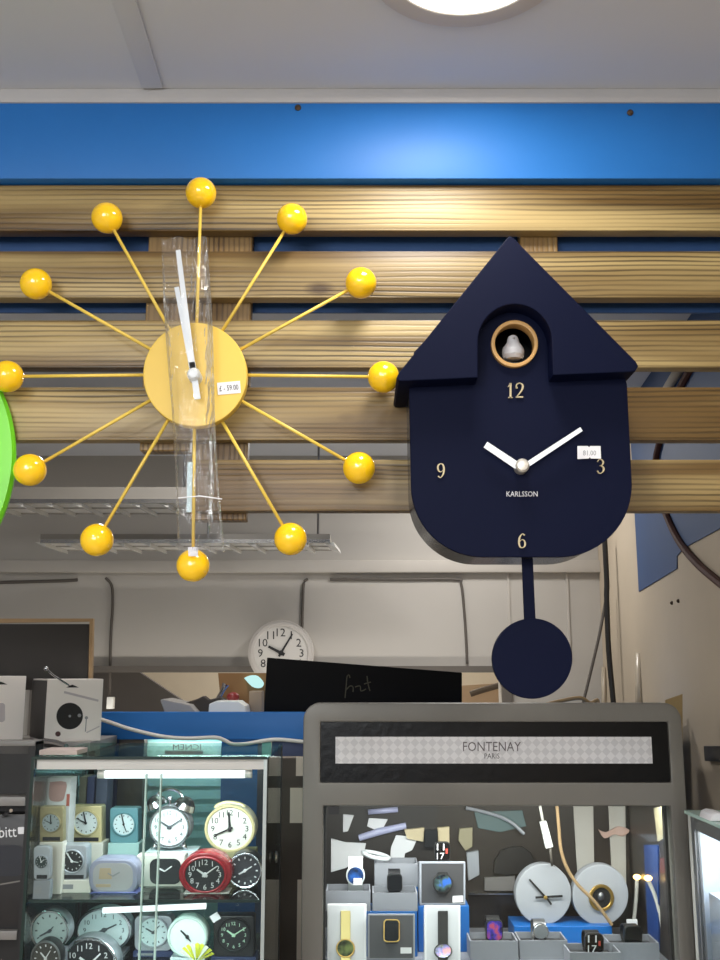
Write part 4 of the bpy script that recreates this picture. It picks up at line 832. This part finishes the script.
WG = 'smart watches in the display case'
def watch(px0, px1, py0, py1, Y, zfoot, label, case, face, strap, round_=False, digits=None):
    cx, cy = (px0+px1)/2, (py0+py1)/2
    t = thing('smart_watch', (P(cx, cy, Y).x, Y+.025, zfoot), label, 'watch', WG)
    ol = ell(cx, cy, (px1-px0)/2, (py1-py0)/2, 32) if round_ else rrect(px0, py0, px1, py1, (px1-px0)*.28)
    il = ell(cx, cy, (px1-px0)/2*.84, (py1-py0)/2*.84, 32) if round_ else rrect(px0+1, py0+1, px1-1, py1-1, (px1-px0)*.24)
    MB().prism(ol, Y, 0, .01).bevel(.0014).build('case', case, t)
    s_ = MB().prism(il, Y, -.0006, .0002).build('screen', face, t)
    if digits:
        for i, dg in enumerate(digits): text(dg, cx-(px1-px0)*.12, cy+(-.24, .24)[i]*(py1-py0), (py1-py0)*.34, Y, -.001, -.0004, 'digits', PAPER, s_, (px1-px0)*.46)
        MB().prism(bar((cx+(px1-px0)*.26, cy-3), (cx+(px1-px0)*.26, cy+2), 2.2), Y, -.001, -.0004).build('screen_icon', mat('red_icon', (190, 70, 60), .4), s_)
    # strap loop behind the case
    w = (px1-px0)*M(Y)*.36; c = P(cx, cy, Y); zc_ = max(c.z-.003, zfoot+.017); mb = MB(); ra, rb = .024, zc_-zfoot
    rings = []
    for k in range(25):
        a = 2*PI*k/24*.94+.19+PI
        ring = []
        for rad, sx in ((1, -1), (1, 1), (.88, 1), (.88, -1)):
            ring.append(mb.bm.verts.new((c.x+sx*w, Y+.006+ra+ra*rad*math.cos(a), zc_+rb*rad*math.sin(a))))
        rings.append(ring)
    for a, b in zip(rings, rings[1:]):
        for j in range(4): mb.bm.faces.new((a[j], a[(j+1) % 4], b[(j+1) % 4], b[j]))
    mb.bm.faces.new(rings[0]); mb.bm.faces.new(rings[-1]); mb.build('strap', strap, t)
    return t
z, x = open_box(326, 370.5, 886.5, 2.15, .07, P(348, 911, 2.15).z, 'open grey box holding the white round watch, left end of the case')
wt = watch(346, 365, 865.5, 886, 2.165, z, 'round watch with white case and blue face in the left open box', mat('white_case', (214, 218, 222), .3), screen_mat('blue_face', ((24, 40, 70), (40, 90, 170))), mat('white_strap', (210, 214, 218), .5), True)
MB().pbox(353.5, 362, 878.5, 885, 2.161, 2.1645).build('price_sticker', PAPER, wt)
z, x = open_box(372.5, 417.5, 888.5, 2.15, .07, P(395, 911, 2.15).z, 'open grey box holding a black square watch below the upper box')
watch(387, 402.5, 874, 892, 2.165, z, 'black square watch standing in the middle open grey box', BLACKP, SCR, STRAPB)
z, x = open_box(374.5, 418, 859, 2.235, .07, P(395, 886.5, 2.235).z, 'upper open grey box at the back of the stack')
tag(MB().tube([(P(376, 856, 2.25).x+.028*math.cos(2*PI*k/24), 2.27+.03*math.sin(2*PI*k/24), P(376, 860, 2.25).z+.006*math.cos(2*PI*k/24)*-1) for k in range(25)], .0045, 10, False).build('reflected_band', mat('white_strap', (210, 214, 218), .5)), 'reflection of a white wrist band, built solid on the upper open grey box', 'band')  # ring-shaped reflection modelled as a solid band
bpy.data.objects['reflected_band'].location.z = P(395, 863.5, 2.235).z
# flat display boxes with a watch on the face
def face_box(px, Y, tilt, d, label, rim, pad, inset=2):
    x0, x1, y0, y1 = px
    a = P((x0+x1)/2, y1, Y); n = Vector((0, math.cos(tilt), -math.sin(tilt)))
    pl = Plane(a, n)
    t = thing('watch_display_box', (a.x, Y+.02, a.z), label, 'box', 'flat display boxes holding one watch')
    MB().prism([(x0, y0), (x1, y0), (x1, y1), (x0, y1)], pl, 0, d).bevel(.0015, 1).build('carton', rim, t)
    MB().prism([(x0+inset, y0+inset), (x1-inset, y0+inset), (x1-inset, y1-inset), (x0+inset, y1-inset)], pl, -.0006, .0002).build('pad', pad, t)
    return pl
pl = face_box((419.5, 465.5, 861.5, 905), 2.185, math.radians(9), .045, 'charcoal display box with the round blue watch, upper right of the stack', mat('pale_box_rim', (150, 154, 164), .6), DARKCARD)
def flat_watch(pl, cx, cy, rx, ry, label, case, face, strap, y0, y1, sw, round_=True):
    t = thing('wrist_watch', pl.pt(cx, cy), label, 'watch', WG)
    ol = ell(cx, cy, rx, ry, 32) if round_ else rrect(cx-rx, cy-ry, cx+rx, cy+ry, rx*.45)
    il = ell(cx, cy, rx*.86, ry*.86, 32) if round_ else rrect(cx-rx+1, cy-ry+1, cx+rx-1, cy+ry-1, rx*.4)
    MB().prism([(cx-sw/2, y0), (cx+sw/2, y0), (cx+sw/2, y1), (cx-sw/2, y1)], pl, -.004, -.0008).bevel(.001, 1).build('strap', strap, t)
    MB().prism(ol, pl, -.010, -.001).bevel(.0012).build('case', case, t)
    MB().prism(il, pl, -.0106, -.0098).build('screen', face, t)
    return t
flat_watch(pl, 442.5, 883, 9.8, 9.8, 'round watch with deep blue face on the charcoal display box', BLACKP, screen_mat('marbled_blue', ((16, 26, 40), (60, 84, 80), (44, 96, 190))), STRAPB, 872, 894, 10)
MB().prism(rot([(452.5, 896), (463, 895.5), (463, 902), (452.5, 902.5)], (458, 899), 0), pl, -.0012, -.0005).build('price_sticker', PAPER, bpy.data.objects['watch_display_box'])
watch(434.5, 450.5, 842, 861, 2.21, P(442, 861.5, 2.215).z+.001, 'black square watch showing large white digits on top of the charcoal box', BLACKP, SCR, STRAPB, False, ('11', '17'))
pl = face_box((327, 366.5, 903.5, 971), 2.055, math.radians(22), .03, 'long white box with the gold bracelet watch at bottom left', PAPER, mat('white_pad', (206, 208, 214), .7))
flat_watch(pl, 345.5, 949, 9.5, 9.5, 'gold bracelet watch with olive round face in the white box', GOLD, screen_mat('olive_face', ((34, 40, 22), (110, 124, 70))), mat('gold_bracelet', (214, 196, 134), .3, .7), 911, 962, 10)
pl = face_box((367.5, 415, 913.5, 960), 2.06, math.radians(16), .04, 'charcoal display box with the gold-rimmed square watch', GREYCARD, mat('charcoal_pad', (76, 76, 80), .7))
flat_watch(pl, 391.5, 931, 8.2, 11.5, 'gold-rimmed square watch with black screen on the charcoal box', GOLD, SCR, STRAPB, 919, 944, 11, False)
MB().prism([(400.5, 947.5), (411.5, 947.5), (411.5, 953.5), (400.5, 953.5)], pl, -.0012, -.0005).build('price_sticker', PAPER, bpy.data.objects['watch_display_box.002'])
pl = face_box((424.5, 460.5, 905, 971), 2.055, math.radians(20), .03, 'long white box with the black-strapped watch in the centre', PAPER, mat('white_pad', (206, 208, 214), .7))
flat_watch(pl, 442.8, 951.5, 9, 7.8, 'black-strapped watch with purple face in the white box', BLACKP, screen_mat('purple_face', ((20, 16, 34), (90, 80, 200), (210, 90, 120))), STRAPB, 911, 960, 10)
zf = shz
for args, wargs in (
    ((470, 518, 936.5, 2.12, .07, zf, 'open grey box with the violet-screened watch, right of the white box'), (486, 503, 920, 941, 'square watch with violet screen in an open grey box', screen_mat('violet_face', ((30, 24, 70), (70, 60, 180), (190, 80, 110))), BLACKP, STRAPB, False, None)),
    ((519.5, 567.5, 936, 2.13, .07, zf, 'open grey box with the small silver watch under the grey hand clock'), (533, 549, 924, 940, 'round silver watch in the open box under the grey hand clock', mat('silver_face', (120, 124, 130), .3), CHROME, STEEL, True, None)),
    ((569.5, 621, 948, 2.07, .07, zf, 'open grey box standing foremost with the white-digit watch'), (585, 604, 933.5, 954, 'black square watch with white digits in the foremost open box', SCR, BLACKP, STRAPB, False, ('11', '17'))),
    ((609, 659, 938.5, 2.125, .07, zf, 'open grey box at the right end of the watch case'), (624.5, 642.5, 926, 945.5, 'black square watch in the open box at the right end', SCR, BLACKP, STRAPB, False, None))):
    z, x = open_box(*args); a = wargs
    watch(a[0], a[1], a[2], a[3], args[3]+.015, z, a[4], a[6], a[5], a[7], a[8], a[9])
tag(MB().pbox(627, 637.5, 919.5, 927, 2.2, 2.203).build('price_card', PAPER), 'small white price card behind the right-end watch', 'card')
bpy.data.objects['price_card'].location.z = P(632, 927, 2.2).z
MB_c = bpy.data.objects['price_card']
# two grey round clocks
GR = mat('pale_grey_dial', (158, 160, 166), .45)
Yg = 2.265
g1 = thing('round_grey_clock', P(543, 922, Yg), 'pale grey round clock with black hands on the blue riser', 'clock', 'pale grey round clocks')
MB().prism(ell(543.5, 894.5, 28, 30.5, 56), Yg, 0, .03).bevel(.002).build('case', GR, g1)
MB().prism(bar((546, 898), (529, 879), 2.4, 1.8), Yg, -.004, -.003).build('hour_hand', INK, g1)
MB().prism(bar((535, 897), (562, 895.5), 2.2, 2.2), Yg, -.006, -.005).prism(bar((545, 896), (551, 904), 2), Yg, -.006, -.005).build('minute_hand', INK, g1)
MB().lathe(P(545, 897, Yg), (0, -1, 0), [(.004, 0), (.004, .008), (0, .009)], 14).build('hub', GOLD, g1)
g2 = thing('round_grey_clock', P(600, 922, Yg), 'pale grey round clock with brass ringed dark centre on the blue riser', 'clock', 'pale grey round clocks')
MB().prism(ell(600.5, 895, 28, 30.5, 56), Yg, 0, .03).bevel(.002).build('case', GR, g2)
MB().prism(ell(601, 897.5, 12.5, 13.5, 40), Yg, -.006, 0, [ell(601, 897.5, 9.3, 10.2, 40)]).bevel(.001, 1).build('porthole_ring', GOLD, g2)
MB().prism(ell(601, 897.5, 9.3, 10.2, 36), Yg, -.002, 0).build('dark_centre', INK, g2)
MB().ball(P(601, 896.5, Yg-.004), .008, 18, (.9, .6, 1.1)).build('bird', STEEL, g2)
# cords, clutter and solid copies of reflections in front of the back panel
BPY = FY_+FD-.0125
def in_case(name, px, label, cat, m, d=.004, off=0, group=None):
    return tag(MB().prism(px, YP(BPY-off), -d, 0).bevel(.0006, 1).build(name, m), label, cat, group)
SH = 'white reflections built as sheets at the back of the watch case'
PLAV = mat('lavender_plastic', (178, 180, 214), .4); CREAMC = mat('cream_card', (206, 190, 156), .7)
in_case('pale_sheet', [(331, 838), (345, 842), (366, 843), (363, 858), (345, 868), (331, 872)], 'large white reflection built as a sheet at the left of the case back', 'paper', PAPER, group=SH)  # these white reflections are cut as flat sheets on the panel
in_case('pale_sheet', [(343, 814), (354, 815), (348, 831), (343, 832)], 'small white reflection built as a scrap in the upper left corner of the case back', 'paper', PAPER, group=SH)
in_case('pale_sheet', [(369, 818), (388, 819), (383, 828), (376, 830), (367, 826)], 'white reflection built as a scrap above the lavender tube in the case', 'paper', PAPER, group=SH)
in_case('pale_sheet', [(396, 835), (418, 837), (412, 850), (405, 853), (404, 859), (390, 860), (391, 847)], 'crumpled white reflection built as a sheet right of the white band in the case', 'paper', PAPER, group=SH)
tag(MB().tube([P(359, 838, BPY-.008), P(378, 832, BPY-.008), P(406, 825.5, BPY-.008)], [.007, .008, .007], 12).build('lavender_tube', PLAV), 'lavender tube slanting across the back of the watch case', 'tube')
tag(MB().tube([P(368, 812, BPY-.008), P(398, 809.5, BPY-.008)], .006, 12).build('lavender_tube', PLAV), 'lavender tube lying level along the top of the case back', 'tube')
in_case('cream_carton', [(404, 829), (424, 827), (423, 841), (407, 838)], 'small cream carton piece behind the top watch', 'carton', CREAMC, .012)
in_case('black_block', [(424, 829), (437, 829), (437, 846), (424, 846)], 'black block behind the white-digit watch on top', 'block', BLACKP, .02)
in_case('cream_carton', [(437, 827), (449, 826), (449, 842), (438, 842)], 'cream carton piece right of the black block', 'carton', CREAMC, .012)
in_case('khaki_packet', [(459, 828), (472, 827), (472, 846), (465, 850), (458, 840)], 'khaki packet hanging in the middle of the case back', 'packet', mat('khaki', (150, 142, 116), .5), .01)
in_case('teal_sheet', [(474, 812), (522, 810), (526, 826), (500, 832), (478, 828)], 'dusky teal sheet at the top middle of the case back', 'sheet', mat('dusky_teal', (84, 104, 106), .5), .004)
tag(MB().tube([Vector(q) for q in smooth([tuple(P(x, y, BPY-.012)) for x, y in ((466, 808), (480, 811), (498, 816), (512, 823), (524, 834))], 5)], .004, 8).build('grey_hose', SILVERP), 'silver grey hose arching over the teal sheet', 'hose')
in_case('black_disc', [(493, 872), (494, 860), (500, 850), (510, 846), (522, 846), (530, 852), (534, 862), (532, 873), (520, 872), (506, 874)], 'black rounded disc behind the pale grey hand clock', 'disc', mat('black_disc', (30, 28, 28), .4), .015)
in_case('silver_packet', [(466, 852), (478, 850), (479, 874), (468, 880)], 'silver packet right of the charcoal box', 'packet', SILVERP, .01)
in_case('silver_packet', [(484, 877), (514, 875), (515, 890), (484, 890)], 'wide grey packet on the rail left of the pale grey hand clock', 'packet', mat('grey_packet', (112, 108, 106), .4), .01)
in_case('shelf_rail', [(468, 892), (530, 892), (530, 894.2), (468, 894.2)], 'thin bright rail left of the pale grey hand clock', 'rail', CHROME, .01, off=.0)
in_case('black_sheet', [(468, 895), (520, 895), (520, 950), (468, 950)], 'black sheet below the thin bright rail', 'sheet', mat('black_sheet', (22, 22, 26), .25), .003)
in_case('taupe_board', [(573, 806), (593, 806), (594, 872), (577, 872)], 'taupe upright board above the brass ringed clock', 'board', TAUPE, .004)
in_case('taupe_board', [(608, 806), (625, 806), (626, 885), (612, 885)], 'taupe upright board right of the brass ringed clock', 'board', TAUPE, .004)
SLN = Plane((fx1-.0156, FY_+.2, 1.4), (1, 0, 0))
tag(MB().prism([(645, 845), (659, 845), (660, 950), (650, 950)], SLN, -.003, 0).build('blue_strip', mat('blue_strip', (34, 66, 130), .4)), 'blue upright strip on the right inner side of the watch case', 'strip')
tag(MB().prism([(661.5, 858), (670, 858), (670, 873), (661, 873)], SLN, -.003, 0).build('maroon_tag', mat('maroon_tag', (96, 54, 54), .6)), 'dark maroon tag on the right inner side of the watch case', 'tag')
tag(MB().prism([(655, 808), (668, 806), (669, 836), (659, 842)], SLN, -.003, 0).build('grey_packet', mat('khaki', (150, 142, 116), .5)), 'khaki packet high on the right inner side of the watch case', 'packet')
in_case('pink_ribbon', smooth([(598, 829), (606, 832), (618, 826), (629, 830), (622, 836), (614, 834), (604, 838), (598, 829)], 3)[:-1], 'pinkish bow of ribbon tied near the taupe boards', 'ribbon', mat('pink_ribbon', (190, 158, 146), .5), .006, off=.0045)
YCB = 2.235
tag(MB().tube([Vector(q) for q in smooth([tuple(P(x, y, YCB)) for x, y in ((557, 806), (559, 830), (561, 850), (567, 868), (578, 885), (595, 902), (612, 925))], 6)], .0035, 8).build('white_lead', mat('beige_lead', (160, 132, 96), .5)), 'beige lead hanging in front of the two grey round clocks', 'cable')
sw = thing('inline_switch', P(546, 848, YCB), 'white inline switch on a lead hanging in the watch case', 'switch')
MB().prism([(540, 822), (546.5, 821), (553.5, 847), (546, 849)], YCB, 0, .012).bevel(.002).build('switch_body', WHITEP, sw)
MB().tube([P(540, 806, YCB+.005), P(543, 822, YCB+.005)], .003, 8).build('lead', CABLEW, sw)
MB().tube([P(550, 847, YCB+.005), P(552, 866, YCB+.01)], .0025, 8).build('lead', CABLEG, sw)
for x, y, q, lab in ((637, 877, [(637, 880), (636, 900), (634, 919)], 'warm spotlight on a white stem, left of the pair'), (648, 878, [(648, 880), (655, 896), (661, 918), (664, 945)], 'warm spotlight on a white stem, right of the pair')):
    Ysp = 2.3 if x < 640 else 2.17
    s_ = thing('mini_spotlight', P(x, q[-1][1], Ysp), lab, 'lamp', 'warm mini spotlights in the watch case')
    MB().tube([Vector(v) for v in smooth([tuple(P(a, b, Ysp)) for a, b in q], 5)], .004, 8).build('stem', CABLEW, s_)
    MB().ball(P(x, y, Ysp), .007, 14, (1.2, 1, .8)).build('bulb', glow('warm_bulb', (255, 196, 110), 9), s_)
tag(MB().prism(rot([(673, 700), (690, 694), (690, 806), (676, 812)], (680, 750), 0), YP(FY_+.2), 0, .004).build('cardboard_sheet', mat('cardboard', (150, 128, 88), .8)), 'yellowish cardboard sheet wedged between display case and cream wall', 'cardboard')
bpy.data.objects['cardboard_sheet'].location.x += -.016

# ================================================================== glass cabinet at the right edge
KY0, KY1 = 1.52, 1.95
kx0 = P(688.5, 830, KY1).x; kx1 = wall_x(KY0)-.015
kz = P(688.5, 810, KY1).z
kc = thing('side_cabinet', ((kx0+kx1)/2, (KY0+KY1)/2, 0), 'glass cabinet with white edges at the right, against the cream wall', 'display cabinet')
MB().box(kx0-.006, kx1, KY0, KY1, kz-.006, kz).build('top_pane', mat('pale_glass_edge', (190, 220, 212), .2), kc)
for y in (KY0, KY1-.016): MB().box(kx0, kx0+.016, y, y+.016, .6, kz-.006).build('corner_post', WHITEP, kc)
MB().box(kx0, kx0+.012, KY0+.016, KY1-.016, kz-.03, kz-.006).build('top_rail', STEEL, kc)
MB().box(kx0, kx0+.010, KY1-.034, KY1-.0165, .62, kz-.03).build('stile', STEEL, kc)
MB().box(kx0+.002, kx0+.006, KY0+.016, KY1-.034, .62, kz-.03).build('side_pane', glass('side_glass', (250, 252, 252), .25), kc)
MB().box(kx0+.016, kx1, KY1-.006, KY1, .62, kz-.006).build('back_panel', mat('pale_blue_panel', (190, 200, 214), .6), kc)
MB().box(kx0, kx1, KY0, KY1, 0, .6).build('plinth', CASE, kc)
zk = P(700, 975, 1.85).z
MB().box(kx0+.016, kx1, KY0+.01, KY1-.006, zk-.005, zk).build('shelf', glass('green_glass', (206, 232, 222)), kc)
for i, (y0, y1, z0, z1, lab) in enumerate(((1.84, 1.92, zk, zk+.12, 'tall white carton at the back of the right-edge cabinet'), (1.74, 1.82, zk, zk+.08, 'white carton in the middle of the right-edge cabinet'), (1.64, 1.72, zk, zk+.15, 'tall white carton at the front of the right-edge cabinet'))):
    tag(MB().box(kx0+.02, kx1-.01, y0, y1, z0, z1).bevel(.001).build('white_carton', mat('bluish_card', (196, 204, 220), .6)), lab, 'box', 'white cartons in the right-edge cabinet')
lamp('side_cabinet_lamp', 'AREA', ((kx0+kx1)/2, 1.75, kz-.02), 1.3, (.88, .95, 1), .06, (0, 0, 0), 'RECTANGLE', .3)
tag(MB().prism([(709, 808), (711, 801), (716, 799), (724, 800), (730, 808)], YP(1.8), 0, .06).bevel(.004).build('white_packet', PAPER), 'crumpled white packet on the roof of the right-edge cabinet', 'packet')
bpy.data.objects['white_packet'].location.z = kz
bb = RW.pt(716, 754)
pq = [RW.pt(709, 746), RW.pt(730, 746), RW.pt(730, 762), RW.pt(710, 761)]
tag(MB().prism_pts([p-RW.n*.012 for p in pq], RW.n, .0118).bevel(.002).build('wall_box', mat('black_wall_box', (28, 27, 27), .4)), 'small black box on the cream wall above the right-edge cabinet', 'box')

# ================================================================== world and view
w = bpy.data.worlds.new('world'); sc.world = w; w.use_nodes = True
bgn = w.node_tree.nodes['Background']; bgn.inputs[0].default_value = (.9, .95, 1, 1); bgn.inputs[1].default_value = .45
vs = sc.view_settings; vs.view_transform = 'Standard'; vs.look = 'None'; vs.gamma = 1; vs.use_curve_mapping = False; vs.exposure = .12
